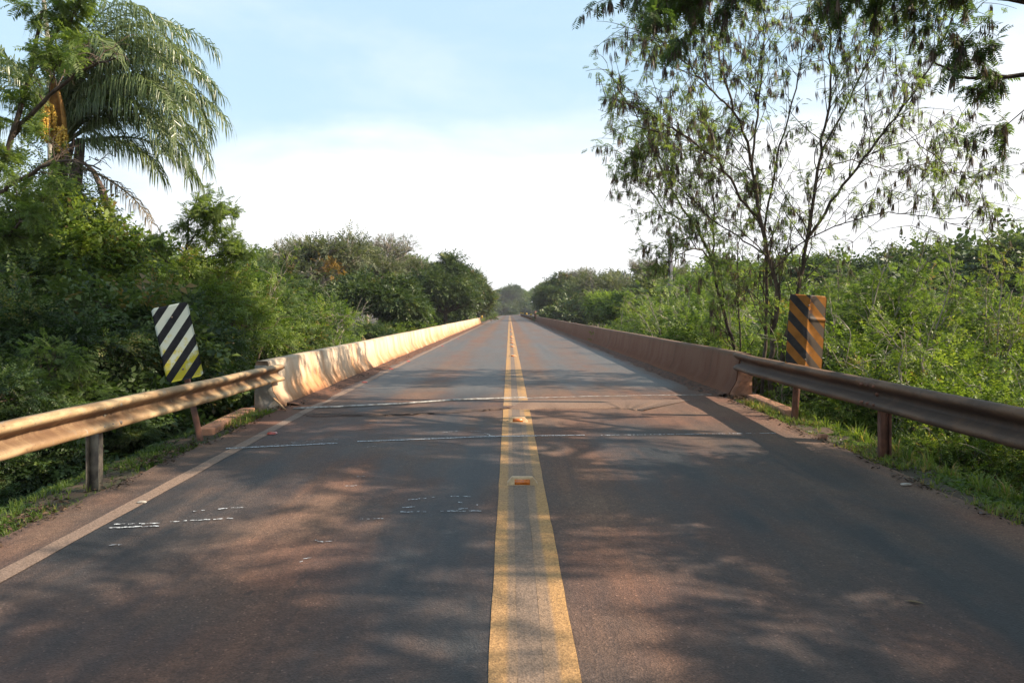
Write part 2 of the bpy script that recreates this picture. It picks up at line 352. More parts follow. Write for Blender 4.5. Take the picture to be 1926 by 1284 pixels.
def stripe_material(name, ca, cb, sign, period, phase, blots):
    m, t, b, out = new_mat(name); o = objco(t)
    sp = N(t, 'ShaderNodeSeparateXYZ'); L(t, o, sp.inputs[0])
    u = math_node(t, 'ADD', sp.outputs[2], math_node(t, 'MULTIPLY', sp.outputs[0], sign * 1.02))
    f = math_node(t, 'FRACT', math_node(t, 'ADD', math_node(t, 'DIVIDE', u, period), phase))
    k = math_node(t, 'LESS_THAN', f, 0.5)
    n = noise(t, o, 5, 5, 0.6); n2 = noise(t, o, 11, 6, 0.7)
    bright = ca
    if blots == 'lichen':
        low = maprange(t, math_node(t, 'ADD', sp.outputs[2], math_node(t, 'MULTIPLY', math_node(t, 'SUBTRACT', noise(t, o, 8, 5, 0.65), 0.5), 1.9)), 0.46, 0.10)
        bright = mixc(t, low, ca, (0.50, 0.42, 0.035))
    else:
        bright = mixc(t, maprange(t, n, 0.35, 0.7), ca, tuple(x * 0.62 for x in ca))
    dark = mixc(t, maprange(t, n2, 0.3, 0.8), cb, tuple(min(1, x * 1.8 + 0.01) for x in cb))
    if blots == 'dented':   # folded half: gleam of grazing sun put into the black
        dark = mixc(t, maprange(t, sp.outputs[0], 0.0, 0.10), dark, (0.11, 0.082, 0.062))
    c = mixc(t, k, bright, dark)
    c = mixc(t, math_node(t, 'MULTIPLY', maprange(t, n2, 0.66, 0.72), 0.9), c, (0.30, 0.12, 0.03))
    if blots == 'dented':
        d = math_node(t, 'ABSOLUTE', math_node(t, 'SUBTRACT', sp.outputs[0], 0.03))
        c = mixc(t, math_node(t, 'MULTIPLY', maprange(t, d, 0.07, 0.0), maprange(t, n2, 0.52, 0.6)), c, (0.09, 0.045, 0.03))
    L(t, c, b.inputs['Base Color']); b.inputs['Roughness'].default_value = 0.55; b.inputs['Specular IOR Level'].default_value = 0.15
    bump(t, b, n2, 0.15, 0.003)
    return m
M['sign_w'] = stripe_material('white_black_stripes', (0.52, 0.55, 0.46), (0.010, 0.010, 0.012), -1, 0.232, 0.30, 'lichen')
M['sign_o'] = stripe_material('orange_black_stripes', (0.34, 0.135, 0.026), (0.022, 0.020, 0.020), 1, 0.275, 0.55, 'dented')

# ------------------------------------------------------------------ terrain
def smooth(a, b, x):
    t = np.clip((x - a) / (b - a), 0, 1); return t * t * (3 - 2 * t)
def terrain_z(x, y):
    x = np.asarray(x, float); y = np.asarray(y, float)
    xc = np.where(y < 250, 0.0, 0.0011 * (np.maximum(y, 250) - 250) ** 2)
    ax = np.abs(x - xc)
    wl = np.where(x < 0, 3.30, 3.52)
    rz = np.where(y < 11, 0.0144 * np.minimum(y, 11), 0.15)
    top = rz - 0.03 - 0.06 * np.clip(ax - wl, 0, 3)
    low_near = -3.6; low_far = -0.6 + 0.5 * np.sin(x * 0.05)
    fw = smooth(80, 112, y)
    bank_end_l = np.where(x < 0, 10.4, 11.6)
    low = low_near * (1 - fw) + low_far * fw
    fall = smooth(np.where(x < 0, 3.78, 3.95), 7.4, ax)
    near = top * (1 - fall) + low * fall
    valley = -4.4 + 0.3 * np.sin(x * 0.4) * np.cos(y * 0.3)
    inbr = smooth(bank_end_l - 0.1, bank_end_l + 3.0, y) * (1 - smooth(np.where(x < 0, 82, 98), np.where(x < 0, 88, 104), y))
    z = near * (1 - inbr) + np.minimum(near, valley) * inbr
    return z
def tz(x, y): return float(terrain_z(x, y))
ys = np.unique(np.concatenate([np.linspace(-900, -40, 16), np.linspace(-40, 0, 21), np.arange(0, 16, 0.25), np.arange(16, 120, 2.0), np.arange(120, 420, 8), np.linspace(420, 1600, 14)]))
xs = np.unique(np.concatenate([np.linspace(-1200, -60, 16), np.linspace(-60, -12, 25), np.arange(-12, -3, 0.25), np.arange(-3, 3.2, 1.0), np.arange(3.25, 12, 0.25), np.linspace(12, 60, 25), np.linspace(60, 1200, 16)]))
gx, gy = np.meshgrid(xs, ys); gz = terrain_z(gx, gy)
rr = np.random.RandomState(3)
off = np.abs(gx) > 3.75
gz = gz + np.where(off, rr.uniform(-0.04, 0.04, gz.shape), 0)
nx, ny = len(xs), len(ys)
i = np.arange(ny - 1)[:, None] * nx; j = np.arange(nx - 1)[None, :]
b_ = Buf(); b_.add(np.stack([gx, gy, gz], -1).reshape(-1, 3), np.stack([i + j, i + j + 1, i + nx + j + 1, i + nx + j], -1).reshape(-1, 4))
tag(link('ground', b_.mesh('ground', M['soil'])), kind='structure')

# ------------------------------------------------------------------ road
def ribbon(x0, x1, y0, y1, dz, step=0.5, nxs=2, jit=0.0, seed=0, jagged=0.0):
    r_ = np.random.RandomState(seed); b = Buf()
    yv = [y0]
    while yv[-1] < y1:
        s_ = step if yv[-1] < 30 else step * 6
        yv.append(min(y1, yv[-1] + s_))
    n = nxs; V = []
    for y in yv:
        a = x0 + (r_.uniform(-1, 1) * jit); c = x1 + (r_.uniform(-1, 1) * jit)
        for q in range(n + 1):
            x = a + (c - a) * q / n; V.append((x + road_x(y), y, road_z(y) + dz))
    Q = []
    for a in range(len(yv) - 1):
        for q in range(n):
            k = a * (n + 1) + q; Q.append((k, k + 1, k + n + 2, k + n + 1))
    b.add(V, Q); return b
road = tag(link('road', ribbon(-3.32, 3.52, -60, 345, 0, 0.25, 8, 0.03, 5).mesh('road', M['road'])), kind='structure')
# dusty film between the yellow lines, then the lines themselves
link('dust_film', ribbon(0.035, 0.145, -20, 330, 0.004, 0.5, 1, 0.0, 2).mesh('dust_film', M['dust_film']), road)
for x0, x1, sd_ in ((-0.088, 0.035, 11), (0.145, 0.292, 12)):
    link('centre_line', ribbon(x0, x1, -20, 330, 0.005, 0.25, 1, 0.003, sd_).mesh('centre_line', M['yellow']), road)
link('edge_line', ribbon(-2.93, -2.80, -20, 330, 0.004, 0.25, 1, 0.004, 13).mesh('edge_line', M['edge_paint']), road)

def strip_between(pts, widths, dz, name, mat, seed=0, parent=None, height=0.0, jag=0.3):
    r_ = random.Random(seed); b = Buf(); V = []
    for (p, w) in zip(pts, widths):
        w1 = w * r_.uniform(1 - jag, 1 + jag) / 2; w2 = w * r_.uniform(1 - jag, 1 + jag) / 2
        for o_, hz in ((-w1, 0), (-w1 * 0.5, height), (w2 * 0.5, height), (w2, 0)):
            V.append((p[0], p[1] + o_, road_z(p[1]) + dz + hz))
    Q = []
    for k in range(len(pts) - 1):
        for q in range(3): Q.append((k * 4 + q, (k + 1) * 4 + q, (k + 1) * 4 + q + 1, k * 4 + q + 1))
    b.add(V, Q)
    return link(name, b.mesh(name, mat), parent)
def lerp_pts(pxs, n, wob=0.0, seed=0):
    r_ = random.Random(seed); W_ = [on_road(*p) for p in pxs]; out = []
    for a in range(len(W_) - 1):
        for k in range(n):
            p = W_[a].lerp(W_[a + 1], k / n); out.append((p.x, p.y + r_.uniform(-wob, wob), p.z))
    out.append(tuple(W_[-1])); return out
# expansion joint: raised white mortar lip with a dark broken edge before it
jp = lerp_pts([(552, 768.5), (640, 765), (745, 760), (860, 752), (990, 748)], 14, 0.012, 4)
strip_between(jp, [0.032] * len(jp), 0.004, 'joint_lip', M['mortar'], 3, road, 0.016, 0.4)
jd = [(p[0], p[1] - 0.075, 0) for p in jp]
strip_between(jd, [0.11] * len(jd), 0.0035, 'joint_gap', M['crack'], 8, road, 0.0, 0.6)
jr = lerp_pts([(990, 749), (1080, 746), (1200, 744), (1340, 742)], 16, 0.02, 5)
strip_between(jr, [0.022] * len(jr), 0.004, 'joint_line', M['mortar'], 6, road, 0.004, 0.8)
def patch_obj(name, mat, top, bot, dz, h=0.012, seed=0):
    r_ = random.Random(seed)
    A = lerp_pts(top, 10, 0.03, seed); B = lerp_pts(bot, 10, 0.05, seed + 1); n = min(len(A), len(B))
    b = Buf(); V = []
    for k in range(n):
        V += [(A[k][0], A[k][1], road_z(A[k][1]) + dz), (B[k][0], B[k][1] + 0.02, road_z(B[k][1]) + dz + h), (B[k][0], B[k][1], road_z(B[k][1]) + 0.001)]
    Q = []
    for k in range(n - 1):
        a = k * 3; c = a + 3
        Q += [(a, a + 1, c + 1, c), (a + 1, a + 2, c + 2, c + 1)]
    b.add(V, Q); return link(name, b.mesh(name, mat), road)
patch_obj('asphalt_patch', M['patch'], [(985, 752), (1120, 752), (1300, 752)], [(960, 770), (1160, 768), (1210, 773), (1330, 776)], 0.004, 0.012, 21)
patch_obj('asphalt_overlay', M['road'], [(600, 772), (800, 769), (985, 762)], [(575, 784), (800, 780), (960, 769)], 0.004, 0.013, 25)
ck = lerp_pts([(560, 779), (700, 783), (850, 777), (960, 769)], 16, 0.03, 9)
strip_between(ck, [0.03] * len(ck), 0.019, 'crack', M['crack'], 10, road, 0.0, 0.9)
# measuring lines and tally marks in chalk
def chalk(segs, w=0.016, brk=0.25, seed=0):
    r_ = random.Random(seed); b = Buf(); w = w if seed == 1 else w * .62
    for (x0, y0, x1, y1) in segs:
        A, B = on_road(x0, y0), on_road(x1, y1); Ln = (B - A).length; n = max(2, int(Ln / 0.022)); d = (B - A).normalized()
        s = Vector((-d.y, d.x, 0))
        for k in range(n):
            if r_.random() < brk: continue
            p = A.lerp(B, k / n); q = A.lerp(B, (k + 0.95) / n)
            lo_ = 0.25 if brk > .05 else .6; w1 = w * r_.uniform(lo_, 1.25) / 2; w2 = w * r_.uniform(lo_, 1.25) / 2; oo = s * r_.uniform(-0.007, 0.007)
            V = [p - s * w1 + oo, q - s * w2 + oo, q + s * w2 + oo, p + s * w1 + oo]
            b.add([(v.x, v.y, road_z(v.y) + 0.0075) for v in V], [[0, 1, 2, 3]])
    return link('chalk_mark', b.mesh('chalk_mark', M['chalk']), road)
chalk([(425, 844, 635, 834), (672, 831, 930, 821), (930, 821, 1100, 819)], 0.036, 0.0, 1)
chalk([(1130, 819, 1300, 817), (1300, 817, 1470, 815)], 0.036, 0.3, 12)
chalk([(505, 838, 600, 831), (548, 832, 640, 827)], 0.012, 0.4, 2)
chalk([(205, 994, 300, 990), (215, 987, 300, 985)], 0.03, 0.2, 3)
chalk([(307, 983, 445, 975), (356, 963, 385, 961), (410, 958, 470, 954)], 0.024, 0.25, 4)
chalk([(753, 964, 808, 963), (757, 956, 800, 952), (768, 941, 818, 936)], 0.022, 0.2, 5)
chalk([(829, 962, 906, 962), (862, 958, 880, 957), (848, 934, 885, 935), (862, 945, 870, 947), (897, 950, 902, 951)], 0.022, 0.2, 6)
chalk([(664, 977, 728, 976), (583, 1020, 625, 1019), (592, 1017, 612, 1022)], 0.018, 0.4, 7)
chalk([(556, 1060, 575, 1054), (570, 1052, 594, 1050)], 0.018, 0.4, 8)
chalk([(660, 898, 692, 896), (649, 915, 672, 914)], 0.016, 0.2, 9)
chalk([(694, 796, 728, 795), (690, 841, 708, 840), (832, 814, 862, 811), (885, 812, 905, 811), (912, 815, 932, 824), (925, 824, 938, 822)], 0.016, 0.25, 10)
chalk([(205, 1027, 220, 1025), (222, 1026, 238, 1023)], 0.02, 0.3, 11)
# red dirt washed against the barriers and along the verges
def dirt_bank(x_in, x_out, y0, y1, seed, name='dirt_strip'):
    r_ = np.random.RandomState(seed); b = Buf(); V = []; yv = np.arange(y0, y1, 0.22 if y1 < 40 else 0.5)
    for y in yv:
        a = x_in + r_.uniform(-0.10, 0.10) * (1 + 0.6 * math.sin(y * 0.7)); z0 = road_z(y)
        V += [(a, y, z0 + 0.002), (a * 0.5 + x_out * 0.5, y, z0 + 0.018 + r_.uniform(0, 0.012)), (x_out, y, z0 + 0.035 + r_.uniform(0, 0.02))]
    Q = []
    for k in range(len(yv) - 1):
        for q in range(2): Q.append((k * 3 + q, k * 3 + 3 + q, k * 3 + 4 + q, k * 3 + 1 + q))
    b.add(V, Q); return link(name, b.mesh(name, M['dirt']), road)
dirt_bank(-3.0, -3.33, 11.0, 88, 31); dirt_bank(3.30, 3.64, 12.3, 105, 32)


# ------------------------------------------------------------------ bridge and barriers
bridge = empty('bridge', (0, 50, -0.2), label='long straight concrete road bridge running from the foreground over the wooded valley', cat='bridge')
def local(o, e):       # keep world coordinates of a mesh built in world space under an Empty
    o.location = -e.location; return o
b_ = Buf(); V = []
for (ya, yb) in ((10.9, 12.25), (88.0, 105.5)):
    for z in (0.10, -0.35):
        V += [(-3.95, ya, z), (4.1, yb, z)]
b_.add(V, [(0, 1, 5, 4), (2, 6, 7, 3), (0, 2, 3, 1), (4, 5, 7, 6), (0, 4, 6, 2), (1, 3, 7, 5)])
local(link('deck', b_.mesh('deck', M['concrete']), bridge), bridge)
for sx in (-2.4, 2.5):
    b_ = Buf(); b_.box((sx, 53, -0.75), (0.5, 76, 0.79)); local(link('girder', b_.mesh('girder', M['concrete']), bridge), bridge)
for yy in (24, 38, 52, 66, 80):
    b_ = Buf(); b_.box((0, yy, -1.35), (7.4, 0.9, 0.40)); b_.box((-2.4, yy, -3.6), (0.6, 0.6, 4.1)); b_.box((2.5, yy, -3.6), (0.6, 0.6, 4.1))
    local(link('pier', b_.mesh('pier', M['concrete']), bridge), bridge)
def barrier(side, x_base, y0, y1, zb, zt, mat, label, nsec, yaw_end):
    """New Jersey profile; side=-1 left, +1 right; x_base = foot of the face towards the road"""
    e = empty('concrete_barrier', (x_base, y0, zb), label=label, cat='barrier')
    prof = [(0, 0), (0.0, 0.10), (0.12, 0.30), (0.19, zt - zb - 0.03), (0.205, zt - zb), (0.36, zt - zb), (0.375, zt - zb - 0.03), (0.40, 0)]
    for s_ in range(nsec):
        a = y0 + (y1 - y0) * s_ / nsec + (0.006 if s_ else 0); c = y0 + (y1 - y0) * (s_ + 1) / nsec - (0.006 if s_ < nsec - 1 else 0)
        n = max(4, int((c - a) / 0.5)); b = Buf(); V = []; r_ = random.Random(s_ + int(side * 7))
        for k in range(n + 1):
            y = a + (c - a) * k / n; wob = 0.006 * math.sin(y * 1.3) + r_.uniform(-0.003, 0.003)
            for (dx, dz) in prof: V.append((x_base + side * (dx + wob), y, zb + dz + (0.004 * math.sin(y * .6) if dz > .5 else 0)))
        m_ = len(prof); Q = []
        for k in range(n):
            for q in range(m_): Q.append((k * m_ + q, k * m_ + (q + 1) % m_, (k + 1) * m_ + (q + 1) % m_, (k + 1) * m_ + q))
        for base in (0, n * m_): Q += [(base, base + 1, base + 2, base + 7), (base + 2, base + 3, base + 6, base + 7), (base + 3, base + 4, base + 5, base + 6)]
        b.add(V, Q)
        o = local(link('barrier_section', b.mesh('barrier_section', mat), e), e)
        o.location = (-e.location.x, -e.location.y, -e.location.z)
    return e
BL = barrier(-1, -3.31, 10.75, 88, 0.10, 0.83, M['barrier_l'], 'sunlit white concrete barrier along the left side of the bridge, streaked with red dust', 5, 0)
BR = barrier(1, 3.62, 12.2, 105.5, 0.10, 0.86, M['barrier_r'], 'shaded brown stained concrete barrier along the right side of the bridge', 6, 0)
# rough broken end faces
def end_block(par, side, x_base, y, zb, zt, mat, seed, proud=0.025):
    pr = [(0, 0), (0.0, 0.10), (0.12, 0.30), (0.19, zt - zb - 0.03)]
    b = Buf(); r_ = np.random.RandomState(seed); n = 12; m_ = 9; V = []; Q = []
    for c in range(n):
        h_ = (zt - zb - 0.06) * c / (n - 1); x0 = float(np.interp(h_, [q[1] for q in pr], [q[0] for q in pr])) + 0.012
        for a in range(m_):
            u = a / (m_ - 1); edge = c in (0, n - 1) or a in (0, m_ - 1)
            V.append((x_base + side * (x0 + (0.39 - x0) * u), y - (0.0 if edge else proud + r_.uniform(-0.012, 0.012)), zb + h_))
    for c in range(n - 1):
        for a in range(m_ - 1): k = c * m_ + a; Q.append((k, k + 1, k + m_ + 1, k + m_))
    b.add(V, Q)
    return local(link('end_face', b.mesh('end_face', mat), par), par)
end_block(BR, 1, 3.62, 12.2, 0.10, 0.86, M['kerb'], 3, 0.04)
end_block(BL, -1, -3.31, 10.75, 0.10, 0.83, M['concrete'], 4, 0.012)
# kerb blocks beside the barrier ends
b_ = Buf(); b_.box((-3.70, 9.75, 0.035), (0.20, 1.9, 0.26), 0.08)
tag(bevel(link('kerb_block', b_.mesh('kerb_block', M['kerb'])), 0.02), 'low red stained concrete kerb leading up to the left barrier end', 'kerb')
b_ = Buf(); b_.box((3.93, 11.15, 0.07), (0.20, 1.95, 0.26), -0.05)
tag(bevel(link('kerb_block', b_.mesh('kerb_block', M['kerb'])), 0.02), 'low red stained concrete kerb between right barrier end and striped sign', 'kerb')
b_ = Buf(); b_.box((0, 0, 0), (0.11, 0.045, 0.085)); o = tag(bevel(link('brick_fragment', b_.mesh('brick_fragment', M['kerb'])), 0.008), 'small orange brick fragment standing in the right verge below the rail', 'brick')
o.location = on_road(1547, 826) + Vector((0, 0, 0.02)); o.rotation_euler = (0, 0.1, 0.4)
b_ = Buf(); b_.tube([on_road(511, 766, 0.16), on_road(524, 769, 0.09), on_road(537, 773, 0.02)], [0.010, 0.018, 0.016], 4)
tag(link('wooden_splinter', b_.mesh('wooden_splinter', M['wood'])), 'pale wooden splinter leaning at the foot of the left barrier end', 'piece of wood')

# ------------------------------------------------------------------ guardrails
def rail_profile():
    c = [(0.010, 0.0), (0.055, 0.004), (0.085, 0.018), (0.095, 0.042), (0.090, 0.066), (0.060, 0.092), (0.012, 0.122), (0.0, 0.140), (0.0, 0.172), (0.012, 0.190), (0.060, 0.220), (0.090, 0.246), (0.095, 0.270), (0.085, 0.294), (0.055, 0.308), (0.010, 0.312)]
    return c
def beam(side, xf, zf, y0, y1, push=0.0, step=0.25, hs=1.0):
    """side -1: left rail, its waves face +X"""
    b = Buf(); pr = rail_profile(); n = max(2, int((y1 - y0) / step)); V = []
    for k in range(n + 1):
        y = y0 + (y1 - y0) * k / n; dent = 0.004 * math.sin(y * 2.3) + 0.003 * math.sin(y * 5.1 + 1)
        for (d, z) in pr: V.append((xf(y) - side * (d + push + dent * 1.6 + 0.006 * math.sin(y * 13 + z * 20) * math.exp(-((y - 5.2) / .5) ** 2)), y, zf(y) - (0.312 - z) * hs))
    m_ = len(pr); Q = []
    for k in range(n):
        for q in range(m_ - 1): Q.append((k * m_ + q, k * m_ + q + 1, (k + 1) * m_ + q + 1, (k + 1) * m_ + q))
    b.add(V, Q); return b
def guardrail(side, xf, zf, spans, posts, mat, pmat, label, base, dense=True, hs=1.0):
    e = empty('guardrail', base, label=label, cat='guardrail')
    for k, (a, c) in enumerate(spans):
        me = beam(side, xf, zf, a, c, 0.007 * (k % 2), 0.125 if dense else 4, hs).mesh('rail_beam', mat, True)
        o = local(link('rail_beam', me, e), e)
        md = o.modifiers.new('thickness', 'SOLIDIFY'); md.thickness = 0.004; md.offset = -1
    for y in posts:
        x = xf(y) + side * 0.05; z1 = zf(y) - 0.06; z0 = tz(x, y) - 0.3; b = Buf()
        h_ = z1 - z0; zc = (z1 + z0) / 2
        b.box((x, y, zc), (0.10, 0.008, h_)); b.box((x - 0.052, y - 0.030, zc), (0.006, 0.066, h_)); b.box((x + 0.052, y - 0.030, zc), (0.006, 0.066, h_))
        local(link('post', b.mesh('post', pmat), e), e)
        if dense:
            b = Buf(); b.tube([(xf(y) - side * 0.002, y, zf(y) - 0.156 * hs), (xf(y) - side * 0.022, y, zf(y) - 0.156 * hs)], 0.020, 8)
            local(link('bolt', b.mesh('bolt', pmat), e), e)
    if dense:
        for k in range(len(spans) - 1):
            ys_ = spans[k][1] - 0.16
            for dy in (-0.05, 0.08, 0.21):
                for dz in (0.06, 0.252):
                    b = Buf(); b.tube([(xf(ys_) - side * 0.08, ys_ + dy, zf(ys_) - (0.312 - dz) * hs), (xf(ys_) - side * 0.112, ys_ + dy, zf(ys_) - (0.312 - dz) * hs)], 0.015, 8)
                    local(link('bolt', b.mesh('bolt', pmat), e), e)
    return e
lx = lambda y: -3.44; lz = lambda y: 0.805 - 0.0065 * max(0, y - 5) + 0.004 * math.sin(y * 1.4)
rx = lambda y: 3.74 + (0.06 * max(0, y - 11)); rz_ = lambda y: 0.84 + 0.003 * y
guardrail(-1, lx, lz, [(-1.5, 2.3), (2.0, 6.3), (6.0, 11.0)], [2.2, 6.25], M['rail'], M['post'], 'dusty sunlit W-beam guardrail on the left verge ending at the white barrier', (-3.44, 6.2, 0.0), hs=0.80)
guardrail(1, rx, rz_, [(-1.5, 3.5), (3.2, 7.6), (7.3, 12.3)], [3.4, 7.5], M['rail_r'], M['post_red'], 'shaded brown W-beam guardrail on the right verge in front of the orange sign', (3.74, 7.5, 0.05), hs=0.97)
b_ = Buf(); b_.tube([(3.86, 12.28, 0.70), (3.60, 12.23, 0.70)], 0.15, 8)
guardrail(1, lambda y: 3.85 + road_x(y), lambda y: 0.85, [(105.5, 276)], list(range(108, 276, 4)), M['rail_r'], M['post_red'], 'distant brown guardrail carrying on from the far end of the right barrier', (3.85, 106, 0.1), False)
guardrail(-1, lambda y: -3.5 - 0.05 * (y - 88), lambda y: 0.75, [(88, 96)], [90, 94], M['rail'], M['post'], 'short tarnished guardrail at the far end of the left barrier', (-3.5, 88, 0.1), False)

# ------------------------------------------------------------------ striped hazard signs
def plate(w, h, r, th, mat, name, nx_=20, nz=34, fold=None):
    """rounded plate, front towards -Y, origin at bottom centre"""
    b = Buf(); V = []; Q = []
    def px_(u, v):
        z = v * h; inset = 0
        dzz = min(z, h - z)
        if dzz < r: inset = r - math.sqrt(max(0, r * r - (r - dzz) ** 2))
        return (-w / 2 + inset) + (w - 2 * inset) * u, z
    for side_ in (0, 1):
        for c in range(nz + 1):
            for a in range(nx_ + 1):
                x, z = px_(a / nx_, c / nz); yy = fold(x, z) if fold else 0.0
                V.append((x, yy + (th if side_ else 0), z))
    n = nx_ + 1; off_ = n * (nz + 1)
    for c in range(nz):
        for a in range(nx_):
            k = c * n + a; Q.append((k, k + 1, k + n + 1, k + n)); Q.append((k + off_, k + n + off_, k + n + 1 + off_, k + 1 + off_))
    for c in range(nz):
        for a in (0, nx_): k = c * n + a; Q.append((k, k + n, k + n + off_, k + off_))
    for a in range(nx_):
        for c in (0, nz): k = c * n + a; Q.append((k, k + 1, k + 1 + off_, k + off_))
    b.add(V, Q); return b.mesh(name, mat, False)
def fold_r(x, z):
    y = -0.030 * math.exp(-((x + 0.005 - 0.008 * math.sin(z * 7)) / 0.020) ** 2) * (0.7 + 0.3 * math.sin(z * 13 + 1))
    if x > 0.0: y += 0.34 * x
    y += 0.006 * math.sin(z * 25 + x * 9) * math.exp(-((x - 0.03) / 0.06) ** 2) - 0.016 * math.exp(-((z - 0.68) / 0.02) ** 2) * (1 if x > 0.02 else 0)
    return y
sl = empty('hazard_marker_sign', (-3.51, 8.45, 0.0), label='leaning white and black striped hazard sign on a post behind the left guardrail', cat='road sign')
sl.rotation_euler = (0, R(-12), R(6))
link('sign_plate', plate(0.405, 0.86, 0.035, 0.004, M['sign_w'], 'sign_plate'), sl, (0, -0.05, 0.80))
b_ = Buf(); b_.tube([(0, 0, -0.4), (0, 0, 1.5)], 0.034, 8); link('post', b_.mesh('post', M['post_red'], True), sl)
sr = empty('hazard_marker_sign', (3.83, 9.95, 0.04), label='bent orange and black striped hazard sign behind the right guardrail', cat='road sign')
sr.rotation_euler = (0, R(4.0), R(-6))
link('sign_plate', plate(0.50, 1.00, 0.03, 0.003, M['sign_o'], 'sign_plate', 44, 60, fold_r), sr, (0.06, -0.075, 0.74))
b_ = Buf(); b_.box((0, 0, 0.6), (0.075, 0.075, 2.2)); link('post', b_.mesh('post', M['post_red']), sr)

bm_ = Buf(); bm_.tube([(0, 0, 0), (0, -.010, 0)], .011, 8); bolt_me = bm_.mesh('bolt', M['post'])
for par, zz, xx in ((sl, (.92, 1.52), 0.0), (sr, (.88, 1.60), 0.05)):
    for z in zz: link('bolt', bolt_me, par, (xx, -0.052 if par is sl else -0.112, z))
    for z in zz:
        b = Buf(); b.box((xx, -0.038, z), (0.16, 0.012, 0.035)); link('bracket', b.mesh('bracket', M['post']), par)
# ------------------------------------------------------------------ road studs
def stud_meshes():
    b = Buf(); w, d, h_ = 0.130, 0.075, 0.055
    V = [(-w, -d, 0), (w, -d, 0), (w, d, 0), (-w, d, 0), (-w * .68, -d * .45, h_), (w * .68, -d * .45, h_), (w * .68, d * .45, h_), (-w * .68, d * .45, h_)]
    b.add(V, [[4, 5, 6, 7], [0, 1, 5, 4], [1, 2, 6, 5], [2, 3, 7, 6], [3, 0, 4, 7]])
    c = Buf(); ya, yb = -d * .95, -d * .52
    c.add([(-w * .5, -d * .93 - .003, .006), (w * .5, -d * .93 - .003, .006), (w * .5, -d * .55 - .003, h_ * .80), (-w * .5, -d * .55 - .003, h_ * .80),
           (-w * .5, -d * .85, .006), (w * .5, -d * .85, .006), (w * .5, -d * .50, h_ * .80), (-w * .5, -d * .50, h_ * .80)],
          [[0, 1, 2, 3], [0, 4, 5, 1], [1, 5, 6, 2], [2, 6, 7, 3], [3, 7, 4, 0]])
    return b.mesh('stud_body', M['stud']), c.mesh('reflector', M['amber'])
sb, sref = stud_meshes()
ylist = [909, 792.5, 670.5, 652.5, 645, 640.5, 635.5, 633, 624, 617, 613.5, 609, 606.5, 604.5]
for k, py in enumerate(ylist):
    p = on_road(CX + 5, py); p.x = 0.11
    lab = {0: 'nearest amber reflector stud, alone between the yellow lines in the foreground', 1: 'amber reflector stud just past the white line across the road', 2: 'amber reflector stud on the bridge, first after the joint'}.get(k, ['', '', '', 'first of the studs bunched together on the bridge centre line', 'second of the bunched studs on the bridge centre line', 'third of the bunched studs on the bridge centre line', 'fourth of the bunched studs on the bridge centre line', 'fifth of the bunched studs on the bridge centre line', 'stud alone behind the bunched ones on the centre line', 'stud well behind the bunched ones on the centre line'][k] if k < 10 else 'tiny far stud where the yellow lines run together')
    e = empty('road_stud', (p.x, p.y, road_z(p.y) + 0.002), label=lab, cat='road stud', group='amber studs along the centre line')
    e.rotation_euler = (0, 0, rnd.uniform(-0.05, 0.05))
    link('stud_body', sb, e); link('reflector', sref, e)
me_r = Buf(); me_r.add([(-.05, -.045, 0), (.05, -.045, 0), (.05, .045, 0), (-.05, .045, 0), (-.04, -.03, .018), (.04, -.03, .018), (.04, .03, .018), (-.04, .03, .018)], [[4, 5, 6, 7], [0, 1, 5, 4], [1, 2, 6, 5], [2, 3, 7, 6], [3, 0, 4, 7]])
me_r = me_r.mesh('edge_reflector', M['redr'])
for k, (px, py) in enumerate([(512, 816), (686, 719.5), (736, 694.5), (768, 680), (832, 651), (862, 637)]):
    o = link('edge_reflector', me_r, None, on_road(px, py) + Vector((0, 0, 0.006)))
    tag(o, 'flat red reflector on the left edge line before the bridge joint' if k == 0 else ['', 'first', 'second', 'third', 'fourth', 'fifth'][k] + ' small red reflector on the edge line beside the left barrier, counted from the joint', 'reflector', 'red reflectors along the left edge line')
for (px, py, lab, sz) in ((267, 946, 'small pale stone lying on the left edge line', 0.035), (1703, 913, 'flat pale stone at the right edge of the asphalt', 0.045), (1522, 813, 'little orange stone below the striped sign', 0.03)):
    bm = bmesh.new(); bmesh.ops.create_icosphere(bm, subdivisions=2, radius=sz)
    for v in bm.verts: v.co = Vector((v.co.x * rnd.uniform(0.9, 1.15), v.co.y * 0.6, v.co.z * 0.3)) * rnd.uniform(0.9, 1.1)
    me = bpy.data.meshes.new('stone'); bm.to_mesh(me); bm.free(); me.materials.append(M['stone'])
    tag(link('stone', me, None, on_road(px, py) + Vector((0, 0, sz * 0.25))), lab, 'stone')
# dead leaf on the asphalt
b_ = Buf(); b_.add([(-.05, 0, .004), (0, -.014, .012), (.05, 0, .006), (0, .016, .010)], [[0, 1, 2, 3]])
tag(link('dead_leaf', b_.mesh('dead_leaf', M['dry']), None, on_road(1720, 1134) + Vector((0, 0, .002)), (0, 0, -.5)), 'single dark dry leaf on the right lane', 'leaf')

